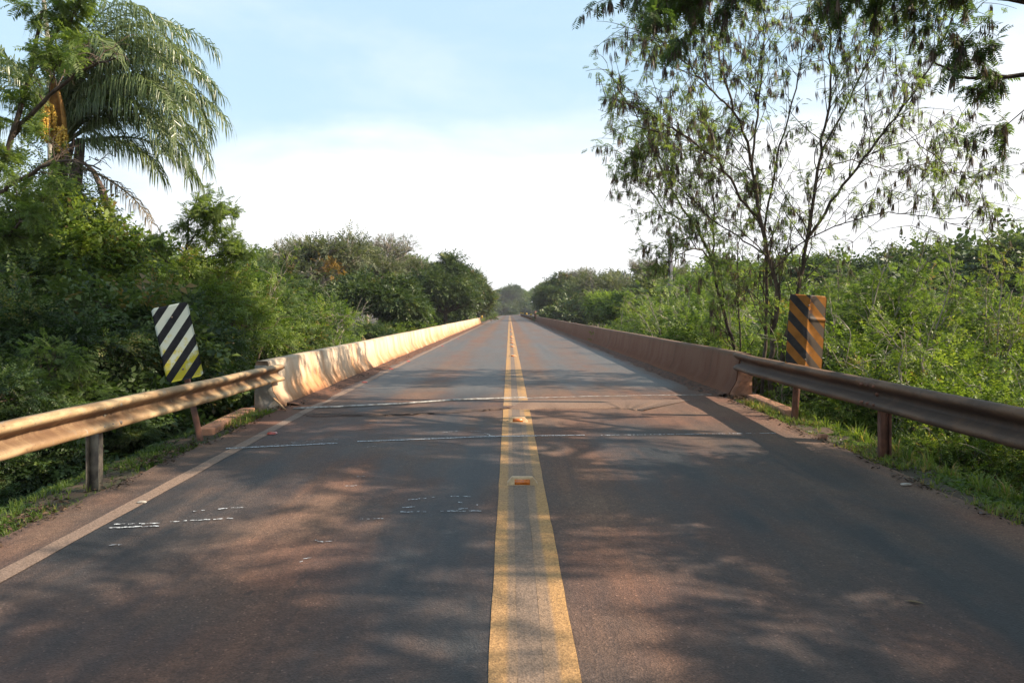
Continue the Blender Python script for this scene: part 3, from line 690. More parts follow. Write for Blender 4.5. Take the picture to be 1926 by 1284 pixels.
# ------------------------------------------------------------------ far signs and poles
def board_sign(loc, w, h_, z0, mat, label, shape='rect', cat='road sign', post=M['post']):
    e = empty('road_sign', loc, label=label, cat=cat)
    b = Buf()
    if shape == 'rect': b.box((0, -0.03, z0 + h_ / 2), (w, 0.02, h_))
    else:       # arrow shaped board
        b.box((-w * 0.12, -0.03, z0 + h_ / 2), (w * 0.72, 0.02, h_ * 0.42))
        b.add([(w * .22, -.04, z0), (w * .5, -.04, z0 + h_ / 2), (w * .22, -.04, z0 + h_), (w * .22, -.04, z0 + h_ * .5),
               (w * .22, -.02, z0), (w * .5, -.02, z0 + h_ / 2), (w * .22, -.02, z0 + h_), (w * .22, -.02, z0 + h_ * .5)],
              [[0, 1, 2, 3], [4, 7, 6, 5], [0, 4, 5, 1], [1, 5, 6, 2], [2, 6, 4, 0]])
    link('board', b.mesh('board', mat), e)
    b = Buf(); b.box((0, 0, (z0 + h_) / 2 - 0.2), (0.07, 0.03, z0 + h_ + 0.4)); link('post', b.mesh('post', post), e)
    return e
board_sign((-3.75, 89.5, 0.1), 0.42, 0.90, 0.62, M['black'], 'dark upright marker board seen from behind at the far end of the left barrier', post=M['pole'])
board_sign((-3.35, 104, 0.1), 1.35, 0.55, 1.15, M['black'], 'dark arrow shaped direction board on a post beyond the left barrier', 'arrow', post=M['post'])
board_sign((-3.45, 92.5, 0.1), 0.24, 0.34, 0.62, M['yel_sign'], 'small yellow chevron board over the guardrail beyond the left barrier', post=M['post'])
board_sign((3.55 + 0.2, 107, 0.1), 0.34, 1.0, 0.55, M['post_red'], 'dark brown marker board at the far end of the right barrier', post=M['post_red'])
for k, (y, s_) in enumerate(((135, .34), (170, .4), (215, .5), (262, .62))):
    b = Buf(); b.box((0, 0, 0.18), (s_, 0.03, 0.36)); b.box((0, 0.03, -0.2), (0.06, 0.03, 0.8))
    o = link('delineator', b.mesh('delineator', M['yel_sign']), None, (3.95 + road_x(y), y, 0.86)); tag(o, ['nearest', 'second', 'third', 'farthest'][k] + ' tiny yellow delineator plate above the distant right guardrail', 'delineator', 'yellow delineators on the far guardrail')
up = empty('utility_pole', (9.8, 45, -4), label='thick grey concrete pole rising from the trees right of the bridge', cat='utility pole')
b_ = Buf(); b_.tube([(0, 0, 0), (0, 0, 10.35)], [0.17, 0.13], 8); link('pole', b_.mesh('pole', M['pole'], True), up)
b_ = Buf(); b_.box((0, -.17, 9.2), (0.10, 0.06, 0.10)); link('bracket', b_.mesh('bracket', M['pole']), up)
up = empty('utility_pole', (17.1, 110, -1), label='slender utility pole with a wooden crossarm above the far right trees', cat='utility pole')
b_ = Buf(); b_.tube([(0, 0, 0), (0, 0, 8.3)], [0.15, 0.10], 8); link('pole', b_.mesh('pole', M['pole'], True), up)
b_ = Buf(); b_.box((0, -.14, 7.45), (2.1, 0.12, 0.13)); link('crossarm', b_.mesh('crossarm', M['bark_dark']), up)
for sx in (-0.95, -0.4, 0.55, 0.95):
    b_ = Buf(); b_.tube([(sx, -.14, 7.5), (sx, -.14, 7.72)], [0.05, 0.035], 6); link('insulator', b_.mesh('insulator', M['pole']), up)

# ------------------------------------------------------------------ foliage kit
def frames(d, n):
    """rotation matrices with columns (x, y=d, z~n)"""
    d = d / (np.linalg.norm(d, axis=1, keepdims=True) + 1e-9)
    x = np.cross(d, n); x /= (np.linalg.norm(x, axis=1, keepdims=True) + 1e-9)
    z = np.cross(x, d)
    return np.stack([x, d, z], axis=-1)
def scatter(buf, tmpl, pos, Rm, scale, tone, jit=None):
    V, Q, T = tmpl; n = len(pos); k = len(V)
    W_ = np.einsum('nij,kj->nki', Rm, V) * scale[:, None, None] + pos[:, None, :]
    QQ = (Q[None] + (np.arange(n) * k)[:, None, None]).reshape(-1, 4)
    TT = np.clip(tone[:, None] + T[None, :], 0, 1).ravel()
    buf.add(W_.reshape(-1, 3), QQ, TT)
def leaf_quad(p, d, w, l, nrm, fold=0.25):
    d = np.array(d, float); d /= np.linalg.norm(d); x = np.cross(d, nrm); x /= (np.linalg.norm(x) + 1e-9); z = np.cross(x, d)
    p = np.array(p, float)
    return [p, p + d * l * .45 - x * w / 2 + z * w * fold, p + d * l - z * l * .08, p + d * l * .45 + x * w / 2 + z * w * fold]
def make_tmpl(quads, tones):
    V = np.array(quads, float).reshape(-1, 3); Q = np.arange(len(V)).reshape(-1, 4)
    return V, Q, np.repeat(np.array(tones, float), 4)
def spray_tmpl(seed, n=8, leaf=0.30, w=0.15, spread=0.9):
    """twig of length 1 with alternate broad leaves"""
    r_ = random.Random(seed); q = []; t_ = []
    q.append([np.array(v, float) for v in ((-.008, 0, 0), (.008, 0, 0), (.004, .95, -.05), (-.004, .95, -.05))]); t_.append(-0.5)
    for k in range(n):
        y = 0.12 + 0.85 * k / (n - 1); s = -1 if k % 2 else 1
        if k == n - 1: d = (0, 1, -.2)
        else: d = (s * spread, 0.55 + r_.uniform(-.2, .3), r_.uniform(-.45, .25))
        nr = np.array([r_.uniform(-.5, .5), r_.uniform(-.4, .4), 1.0])
        l = leaf * r_.uniform(.75, 1.15)
        q.append(leaf_quad((0, y, -.05 * y), d, w * r_.uniform(.8, 1.15), l, nr)); t_.append(r_.uniform(-.16, .16))
    return make_tmpl(q, t_)
def bipinnate_tmpl(seed, pairs=7):
    """feathery compound leaf of length 1"""
    r_ = random.Random(seed); q = []; t_ = []
    q.append([np.array(v, float) for v in ((-.008, 0, 0), (.008, 0, 0), (.004, 1, -.22), (-.004, 1, -.22))]); t_.append(-0.1)
    for k in range(pairs):
        y = 0.22 + 0.76 * k / (pairs - 1); l = 0.42 * (1 - 0.35 * abs(y - .5)) * r_.uniform(.85, 1.1)
        for s in (-1, 1):
            d = (s, 0.42 + r_.uniform(-.12, .12), -0.25 + r_.uniform(-.25, .15))
            q.append(leaf_quad((0, y, -.22 * y * y), d, 0.105, l, np.array([0, 0, 1.0]) + np.array([r_.uniform(-.3, .3)] * 3), 0.1)); t_.append(r_.uniform(-.10, .10))
    return make_tmpl(q, t_)
def pods_tmpl(seed, n=13):
    r_ = random.Random(seed); q = []; t_ = []
    for k in range(n):
        a = r_.uniform(0, 6.28); d = (math.cos(a) * .28, math.sin(a) * .28, -1)
        nr = np.array([math.cos(a + r_.uniform(0, 3)), math.sin(a), .1])
        d = (math.cos(a) * .15, math.sin(a) * .15, -1); q.append(leaf_quad((math.cos(a) * .07, math.sin(a) * .07, r_.uniform(-.25, .02)), d, .062, r_.uniform(.7, 1.15), nr, .1)); t_.append(r_.uniform(-.3, .3))
    return make_tmpl(q, t_)
def leaf_tmpl(seed):
    return make_tmpl([leaf_quad((0, 0, 0), (0, 1, -.1), .5, 1, np.array([0, 0, 1.0]))], [0])
def tuft_tmpl(seed, n=7):
    r_ = random.Random(seed); q = []; t_ = []
    for k in range(n):
        a = r_.uniform(0, 6.28); l = r_.uniform(.5, 1.1); ln = r_.uniform(.15, .7)
        dx, dy = math.cos(a), math.sin(a); w = .035
        p0 = np.array([dx * .05, dy * .05, 0]); s = np.array([-dy, dx, 0]) * w
        m_ = p0 + np.array([dx * ln * .35, dy * ln * .35, l * .6]); e_ = p0 + np.array([dx * ln, dy * ln, l * (1 - ln * .35)])
        q.append([p0 - s, p0 + s, m_ + s * .8, m_ - s * .8]); q.append([m_ - s * .8, m_ + s * .8, e_ + s * .1, e_ - s * .1]); tt = r_.uniform(-.2, .25); t_ += [tt, tt]
    return make_tmpl(q, t_)
SP = [spray_tmpl(s) for s in range(4)]
SPB = [spray_tmpl(s + 10, 6, .42, .24) for s in range(3)]
BI = [bipinnate_tmpl(s) for s in range(4)]
PO = [pods_tmpl(s) for s in range(3)]
LF = [leaf_tmpl(0)]
TU = [tuft_tmpl(s) for s in range(4)]
def put(buf, tmpls, rs, pos, d, size, tone, up=(0, 0, 1), wild=0.5, svar=0.35):
    n = len(pos)
    if n == 0: return
    nrm = np.array(up, float)[None] + rs.normal(0, wild, (n, 3))
    Rm = frames(d, nrm); sc = size * rs.uniform(1 - svar, 1 + svar, n); which = rs.randint(0, len(tmpls), n)
    for k, t_ in enumerate(tmpls):
        m_ = which == k
        if m_.any(): scatter(buf, t_, pos[m_], Rm[m_], sc[m_], tone[m_])
def rand_dirs(rs, n):
    v = rs.normal(0, 1, (n, 3)); return v / np.linalg.norm(v, axis=1, keepdims=True)
def curve(p0, p1, bend, n=5, rs=None):
    p0 = np.array(p0, float); p1 = np.array(p1, float); t = np.linspace(0, 1, n)[:, None]
    mid = (p0 + p1) / 2 + np.array(bend); return (1 - t) ** 2 * p0 + 2 * t * (1 - t) * mid + t * t * p1
def crown_tree(seed, lobes, n_clump, per, tmpls, size, clump_r, leafmat, barkmat, trunk_r=0.12, trunk_bot=-4.0, fork=0.4,
               droop=0.3, stems=1, inner=0.55, tone0=0.45, tvar=0.16, zmin=-0.35, limb=1.0, sprigs=0.10, bare=0, name='tree'):
    """one tree: crown mesh of leaf sprays gathered in clumps through the lobes, wood mesh of trunk, limbs and twigs"""
    rs = np.random.RandomState(seed); lobes = np.array(lobes, float)       # x,y,z,rx,rz
    wgt = lobes[:, 3] ** 2; idx = rs.choice(len(lobes), n_clump, p=wgt / wgt.sum())
    d = rand_dirs(rs, n_clump); d[:, 2] = np.where(d[:, 2] < zmin, -d[:, 2] * .6, d[:, 2])
    rad = rs.uniform(inner, 1.0, n_clump) ** 0.7
    out = rs.rand(n_clump) < sprigs; rad = np.where(out, rs.uniform(1.0, 1.22, n_clump), rad)
    C_ = lobes[idx, :3] + d * rad[:, None] * np.stack([lobes[idx, 3], lobes[idx, 3], lobes[idx, 4]], -1)
    leaf = Buf(); wood = Buf()
    cnt = np.maximum(3, (per * rs.uniform(.45, 1.5, n_clump) * np.where(out, .4, 1))).astype(int)
    ci = np.repeat(np.arange(n_clump), cnt); n = len(ci)
    cr = clump_r * rs.uniform(.6, 1.35, n_clump)
    g = rs.normal(0, .55, (n, 3)); g[:, 2] *= .6
    pos = C_[ci] + g * cr[ci][:, None]
    dirs = g * .8 + d[ci] * .8 + rs.normal(0, .45, (n, 3)); dirs[:, 2] += -droop
    ct = rs.normal(0, tvar, n_clump)
    tone = tone0 + ct[ci] + rs.normal(0, .07, n)
    put(leaf, tmpls, rs, pos, dirs, size, tone)
    # wood
    base_r = trunk_r; zc = lobes[:, 2].min() * 0.5
    cz = lobes[:, 2].mean(); top = np.array([lobes[:, 0].mean(), lobes[:, 1].mean(), 0.0])
    for s in range(stems):
        a = rs.uniform(0, 6.28); rb = 0.0 if stems == 1 else rs.uniform(.15, .45)
        foot = np.array([math.cos(a) * rb, math.sin(a) * rb, trunk_bot]); head = np.array([math.cos(a) * rb * 2.2, math.sin(a) * rb * 2.2, lobes[:, 2].min() - lobes[:, 4].max() * fork])
        k = 8; pts = curve(foot, head, rs.normal(0, .18, 3) * [1, 1, 0], k)
        pts += np.concatenate([np.zeros((1, 3)), rs.normal(0, .03, (k - 1, 3))])
        wood.tube(pts, np.linspace(base_r, base_r * .72, k), 7)
        mine = [i_ for i_ in range(len(lobes)) if i_ % stems == s]
        for li in mine:
            lc = lobes[li, :3]; lp = curve(head, lc, rs.normal(0, .25, 3) * lobes[li, 3], 7); lp[1:-1] += rs.normal(0, .05, (5, 3))
            wood.tube(lp, np.linspace(base_r * .62 * limb, base_r * .25 * limb, 7), 6)
            sub = np.where(idx == li)[0]; sub = sub[:max(6, len(sub) * 2 // 3)]
            for c_ in sub:
                st = lp[rs.randint(2, 7)]; bp = curve(st, C_[c_], rs.normal(0, .15, 3) * lobes[li, 3] + [0, 0, .08], 5)
                wood.tube(bp, np.linspace(base_r * .20 * limb, base_r * .05, 5), 4, cap=False)
    for k in range(bare):      # bare twigs reaching out of the crown
        li = rs.randint(len(lobes)); dd = rand_dirs(rs, 1)[0]; dd[2] = abs(dd[2]) * .9 + .1
        st = lobes[li, :3] + dd * lobes[li, 3] * .2; en = lobes[li, :3] + dd * np.array([lobes[li, 3]] * 2 + [lobes[li, 4]]) * rs.uniform(.95, 1.25)
        bp = curve(st, en, rs.normal(0, .12, 3) * lobes[li, 3], 6); bp[1:] += rs.normal(0, .04, (5, 3))
        wood.tube(bp, np.linspace(base_r * .22, base_r * .04, 6), 4, cap=False)
        for q in range(4):
            s0 = bp[rs.randint(2, 6)]; wood.tube(curve(s0, s0 + dd * rs.uniform(.2, .6) * lobes[li, 3] * .6 + rs.normal(0, .25, 3) * lobes[li, 3] * .6, (0, 0, .05), 4), np.linspace(base_r * .09, base_r * .03, 4), 4, cap=False)
    return leaf.mesh('crown', leafmat), wood.mesh('trunk', barkmat, True), lobes
def top_of(lobes): return float((lobes[:, 2] + lobes[:, 4]).max())
def half_w(lobes): return float(max((lobes[:, 0] + lobes[:, 3]).max(), -(lobes[:, 0] - lobes[:, 3]).min()))
def rand_lobes(seed, n, rxy, rz, spread, zspread, flat=1.0):
    r_ = random.Random(seed); out = []
    for k in range(n):
        a = k * 2.4 + r_.uniform(-.5, .5); q = spread * math.sqrt((k + .3) / n)
        out.append((math.cos(a) * q, math.sin(a) * q * flat, r_.uniform(-zspread, zspread) + (0.5 - q / spread) * rz * .8, rxy * r_.uniform(.7, 1.15), rz * r_.uniform(.7, 1.15)))
    return out
PROTO = {}
def proto(key, *a, **k): PROTO[key] = crown_tree(*a, **k)
# dense broad-leaved bushes for the near banks
proto('bushA', 101, rand_lobes(1, 7, .75, .70, 1.0, .35), 210, 40, SP, .18, .24, M['broad'], M['bark'], .05, -3.5, stems=4, droop=.45, sprigs=.24, tvar=.24, inner=.7, tone0=.47, bare=16)
proto('bushB', 102, rand_lobes(2, 8, .70, .75, 1.0, .45), 170, 38, SPB, .24, .25, M['broad'], M['bark'], .05, -3.5, stems=4, droop=.6, sprigs=.24, tvar=.24, inner=.7, tone0=.50, bare=16)
proto('bushC', 103, rand_lobes(3, 7, .72, .70, 1.0, .40), 200, 32, SP, .17, .21, M['bright'], M['bark'], .045, -3.5, stems=5, droop=.35, sprigs=.28, bare=26, tvar=.2)
proto('bushD', 104, rand_lobes(4, 8, .65, .75, 1.0, .50), 190, 22, SP, .165, .20, M['bright'], M['bark_pale'], .05, -3.5, stems=6, droop=.25, sprigs=.32, bare=46, tvar=.22, inner=.4)
# feathery bushes
proto('feaA', 105, rand_lobes(5, 7, .75, .65, 1.0, .40), 200, 16, BI, .17, .25, M['feather'], M['bark'], .045, -3.5, stems=4, droop=.3, sprigs=.28, bare=16, tvar=.2)
proto('feaB', 106, rand_lobes(6, 7, .70, .70, 1.0, .50), 180, 14, BI, .17, .26, M['feather'], M['bark_pale'], .045, -3.5, stems=4, droop=.15, sprigs=.35, bare=18, inner=.3)
# middle distance
proto('treeA', 110, rand_lobes(7, 10, 1.15, 1.0, 1.8, .5), 330, 38, SPB, .33, .36, M['tree'], M['bark'], .16, -7, droop=.5, sprigs=.16, tvar=.2)
proto('treeB', 111, rand_lobes(8, 10, 1.05, 1.15, 1.7, .8), 330, 36, SPB, .31, .36, M['tree'], M['bark'], .16, -7, droop=.3, sprigs=.18, tone0=.5, tvar=.2)
proto('treeC', 112, rand_lobes(9, 9, 1.1, 1.0, 1.9, .7), 250, 13, SP, .38, .40, M['pale'], M['bark_pale'], .17, -7, droop=.2, sprigs=.24, bare=60, inner=.4, limb=1.5, tvar=.2)
proto('treeD', 113, rand_lobes(12, 9, 1.1, 1.0, 1.9, .7), 170, 7, SP, .32, .38, M['pale'], M['bark_pale'], .16, -7, droop=.1, sprigs=.28, bare=150, inner=.3, limb=1.5)
# far wood
proto('farA', 120, rand_lobes(13, 9, 1.3, 1.2, 2.0, .8), 230, 13, SPB, .75, .6, M['tree'], M['bark'], .18, -8, droop=.3, sprigs=.12)
proto('farB', 121, rand_lobes(14, 9, 1.2, 1.3, 1.9, 1.1), 230, 12, SPB, .70, .6, M['bright'], M['bark'], .18, -8, droop=.3, sprigs=.18, tone0=.35)
proto('farC', 122, rand_lobes(15, 8, 1.3, 1.1, 2.0, .9), 170, 9, SPB, .75, .6, M['pale'], M['bark_pale'], .18, -8, droop=.2, sprigs=.22, bare=40)
def place(key, px, pytop, Y, wpx, label, cat='tree', group=None, name=None, rot=None, zs=None):
    cm, wm, lb = PROTO[key]; Xw = (px - CX) / F * Y; top = CH + (HY - pytop) / F * Y
    s = (wpx / F * Y) / (2 * half_w(lb)); z = top - top_of(lb) * s * (zs or 1)
    return place_xyz(key, Xw, Y, z, s, label, cat, group, name, rot, zs)
def place_xyz(key, x, y, z, s, label, cat='tree', group=None, name=None, rot=None, zs=None):
    cm, wm, lb = PROTO[key]
    e = empty(name or ('shrub' if cat == 'shrub' else 'tree'), (x, y, z), label=label, cat=cat, group=group)
    e.rotation_euler = (0, 0, rnd.uniform(0, 6.28) if rot is None else rot); e.scale = (s, s, s * (zs or 1))
    link('crown', cm, e); link('trunk' if cat == 'tree' else 'stems', wm, e)
    return e

# ------------------------------------------------------------------ left bank: palm
C0 = P(112, 280, 14)
palm = empty('palm_tree', (C0.x - 0.3, 14.2, tz(C0.x, 14)), label='tall palm with long drooping feather fronds and an orange flower spathe', cat='palm')
b_ = Buf(); b_.tube(curve((C0.x - .3, 14.2, tz(C0.x, 14) - .3), (C0.x, 14, C0.z), (.25, 0, 0), 14), np.linspace(.19, .13, 14), 10)
local(link('trunk', b_.mesh('trunk', M['palm_trunk'], True), palm), palm)
b_ = Buf(); rs = np.random.RandomState(5)
def frond(az, a0, a1, Lh, seed, mat=M['palm'], leaflet=.68, twist=0.0, dens=130, origin=None):
    r_ = np.random.RandomState(seed); n = 26; t = np.linspace(0, 1, n); el = a0 + (a1 * .72 - a0) * t ** 1.5
    st = Lh / (n - 1); hv = np.array([math.cos(az), math.sin(az)]); p = np.array(origin if origin is not None else C0, float); pts = [p.copy()]
    azv = az
    for k in range(n - 1):
        azv = az + twist * t[k]; dd = np.array([math.cos(azv) * math.cos(el[k]), math.sin(azv) * math.cos(el[k]), math.sin(el[k])]); p = p + dd * st; pts.append(p.copy())
    pts = np.array(pts); b = Buf(); b.tube(pts, np.linspace(.030, .005, n), 5, .75, cap=False)
    tan = np.gradient(pts, axis=0); tan /= np.linalg.norm(tan, axis=1, keepdims=True)
    Vs = []; ts_ = []
    for q in range(dens):
        u = .16 + .84 * q / (dens - 1); f = u * (n - 1); k = min(n - 2, int(f)); c = pts[k] + (pts[k + 1] - pts[k]) * (f - k); T_ = tan[k]
        side = np.cross(T_, [0, 0, 1.0]); side /= np.linalg.norm(side) + 1e-6; upv = np.cross(side, T_)
        ll = leaflet * (math.sin(min(1, (u - .08) * 1.25) * math.pi * .62 + .45)) * r_.uniform(.85, 1.12)
        ll = max(.18, ll)
        for s in (-1, 1):
            d1 = side * s * r_.uniform(.75, 1.1) + T_ * r_.uniform(.35, .8) + upv * r_.uniform(-.25, .45) + np.array([0, 0, -.12]); d1 /= np.linalg.norm(d1)
            d2 = d1 * .55 + np.array([0, 0, -1.0]) * r_.uniform(.6, 1.1) + T_ * .15; d2 /= np.linalg.norm(d2)
            d3 = d2 * .5 + np.array([0, 0, -1.0]); d3 /= np.linalg.norm(d3)
            w = T_ * .5 + r_.normal(0, .3, 3); w -= d1 * np.dot(w, d1); w = w / np.linalg.norm(w) * .0095
            a_, b2, c2, e2 = c, c + d1 * ll * .38, c + d1 * ll * .38 + d2 * ll * .36, c + d1 * ll * .38 + d2 * ll * .36 + d3 * ll * .30
            Vs += [a_ - w * .6, a_ + w * .6, b2 + w, b2 - w, b2 - w, b2 + w, c2 + w * .85, c2 - w * .85, c2 - w * .85, c2 + w * .85, e2 + w * .1, e2 - w * .1]
            ts_ += [.50 + r_.uniform(-.25, .33)] * 12
    Vs = np.array(Vs); b.add(Vs, np.arange(len(Vs)).reshape(-1, 4), np.array(ts_)); return b.mesh('frond', mat)
fr = [(-.15, 1.30, -1.25, 4.0), (.05, 1.0, -1.15, 3.8), (-.35, .75, -1.3, 3.9), (.25, 1.35, -.9, 4.2), (.55, .95, -1.2, 3.8), (.9, 1.2, -1.1, 3.9),
      (-.75, 1.15, -1.2, 3.9), (-1.15, 1.35, -1.0, 3.9), (1.5, 1.2, -1.1, 3.8), (2.2, 1.0, -1.1, 3.7), (2.8, 1.25, -1.1, 3.8), (-2.8, .9, -1.2, 3.7),
      (-2.2, 1.2, -1.1, 3.7), (-1.7, .8, -1.2, 3.6), (.0, .55, -1.35, 3.3), (-.5, 1.42, -.7, 4.3), (.4, .3, -1.4, 3.0), (3.1, .5, -1.3, 3.3), (-.2, .15, -1.3, 2.5), (.7, 1.45, -.6, 4.2), (-.05, 1.2, -1.4, 4.4), (.15, .8, -1.3, 4.1), (-.3, 1.5, -1.2, 4.8), (.1, 1.5, -1.0, 4.9), (-.45, 1.3, -1.2, 4.5), (.3, 1.15, -1.3, 4.4), (-.2, 1.0, -1.4, 4.2), (.0, 1.38, -1.5, 4.6), (.1, .95, -1.9, 4.3), (-.25, .8, -2.0, 4.1), (.3, .7, -1.9, 3.8), (-.1, .5, -1.9, 3.5), (-.45, .65, -1.9, 3.7)]
for k, (az, a0, a1, ln) in enumerate(fr):
    local(link('frond', frond(az, min(1.56, a0 + .14), a1 * 1.22, ln * .93, 40 + k, twist=rnd.uniform(-.3, .3)), palm), palm)
local(link('dead_frond', frond(-.2, -.3, -1.45, 2.2, 90, M['dry'], .45, dens=60, origin=C0 + Vector((.25, -.15, -.3))), palm), palm)
local(link('dead_frond', frond(-.8, -.6, -1.5, 1.9, 91, M['dry'], .4, dens=60, origin=C0 + Vector((.3, -.2, -.6))), palm), palm)
def spathe(p0, p1, w, seed):
    b = Buf(); n = 14; V = []; m_ = 9; pts = curve(p0, p1, (.10, -.05, 0), n)
    for k in range(n):
        t = k / (n - 1); r_ = w * (math.sin(min(1, t * 1.02 + .02) * math.pi) ** .7) * (1 - .25 * t) + .012
        for q in range(m_):
            a = -2.3 + 4.6 * q / (m_ - 1); V.append((pts[k][0] + math.sin(a) * r_, pts[k][1] + math.cos(a) * r_ * .7, pts[k][2]))
    Q = [(k * m_ + q, k * m_ + q + 1, (k + 1) * m_ + q + 1, (k + 1) * m_ + q) for k in range(n - 1) for q in range(m_ - 1)]
    b.add(V, Q); me = b.mesh('spathe', M['spathe'], True); o = local(link('spathe', me, palm), palm)
    md = o.modifiers.new('t', 'SOLIDIFY'); md.thickness = .02; return o
A_ = P(112, 300, 13.6)
spathe(A_, P(98, 143, 13.3), .13, 1)
def flower(p0, spread, ln, seed, n=70, droop=1.0):
    r_ = np.random.RandomState(seed); b = Buf()
    for k in range(n):
        a = r_.uniform(0, 6.28); e_ = np.array(p0) + np.array([math.cos(a) * spread * r_.rand(), math.sin(a) * spread * r_.rand(), -ln * r_.uniform(.5, 1)])
        pts = curve(p0, e_, (math.cos(a) * spread * .5, math.sin(a) * spread * .5, ln * .1), 9); b.tube(pts, .006, 4, .5, cap=False)
        for q in range(2, 9):
            c = pts[q] + r_.normal(0, .012, 3); b.box(c, (.026, .026, .026))
    return b.mesh('flower_cluster', M['fruit'])
local(link('flower_cluster', flower(P(90, 190, 13.25), .16, .75, 7), palm), palm)
local(link('flower_cluster', flower(P(118, 235, 13.25), .12, .50, 8, 40), palm), palm)

# leaning bare trunk and dead stalks right of the palm
lt = empty('leaning_trunk', (P(250, 560, 15).x, 15, tz(-8, 15)), label='bare leaning brown trunk between the palm and a gap of sky', cat='tree trunk')
b_ = Buf(); b_.tube([P(330, 1010, 15), P(275, 640, 15), P(232, 472, 15), P(208, 410, 15), P(190, 352, 15.1)], [.14, .12, .10, .09, .07], 8); b_.tube([P(190, 352, 15.1), P(176, 322, 15.2), P(150, 300, 15.2)], [.06, .05, .03], 6)
local(link('trunk', b_.mesh('trunk', M['palm_trunk'], True), lt), lt)
b_ = Buf()
for k in range(46):
    x = 175 + rnd.uniform(-25, 45); y = 395 + rnd.uniform(-20, 90); b_.tube(curve(P(x, y, 14.7), P(x + rnd.uniform(5, 50), y + rnd.uniform(40, 120), 14.7), (rnd.uniform(-.1, .1), 0, .06), 6), np.linspace(.008, .003, 6), 4, .5, cap=False)
local(link('dead_stalks', b_.mesh('dead_stalks', M['dry']), lt), lt)
b_ = Buf()
b_.tube([P(150, 500, 13.8), P(140, 420, 13.8), P(143, 350, 13.8), P(152, 262, 13.9)], [.13, .12, .10, .08], 8)
b_.tube([P(143, 350, 13.8), P(128, 300, 13.8), P(140, 262, 13.7)], [.07, .06, .03], 6)
local(link('old_stem', b_.mesh('old_stem', M['palm_trunk'], True), lt), lt)

# creeper covering the palm foot
def creeper(name, blobs, n, tm, size, mat, label, seed, tone0=.45, cat='creeper', crv=.30):
    rs = np.random.RandomState(seed); b = Buf(); B = np.array([(*P(px, py, Y), r_) for (px, py, Y, r_) in blobs])
    w_ = B[:, 3] ** 2; idx = rs.choice(len(B), n // 10, p=w_ / w_.sum()); d = rand_dirs(rs, len(idx)); C_ = B[idx, :3] + d * (B[idx, 3] * rs.uniform(.55, 1.1, len(idx)))[:, None]
    ci = np.repeat(np.arange(len(idx)), 10); g = rs.normal(0, .5, (len(ci), 3)) * crv; tone = tone0 + rs.normal(0, .15, len(idx))[ci] + rs.normal(0, .07, len(ci))
    dirs = d[ci] + rs.normal(0, .5, (len(ci), 3)); dirs[:, 2] -= .4
    put(b, tm, rs, C_[ci] + g, dirs, size, tone)
    wd = Buf()
    for k in range(0, len(B)):
        wd.tube(curve(B[k, :3] + [0, 0, -1.2], B[k, :3] + [0, 0, B[k, 3] * .6], rs.normal(0, .3, 3), 7), np.linspace(.045, .012, 7), 5, cap=False)
    e = empty(name, tuple(B[:, :3].mean(0)), label=label, cat=cat)
    local(link('foliage', b.mesh('foliage', mat), e), e); local(link('stems', wd.mesh('stems', M['bark'], True), e), e)
    return e
creeper('creeper', [(95, 340, 13, .55), (75, 400, 13, .75), (130, 430, 13, .7), (60, 470, 12.7, .9), (150, 500, 12.7, .9), (215, 520, 13, .75), (110, 560, 12.5, 1.0), (240, 470, 14, .35)], 4200, SP, .21, M['broad'], 'leafy creeper climbing the foot of the palm trunk', 61, .55)
creeper('creeper', [(170, 470, 12.6, .45), (150, 420, 12.8, .35), (185, 515, 12.5, .45)], 1300, SPB, .26, M['bright'], 'lighter large leaved creeper hanging below the dead fronds', 62, .7)

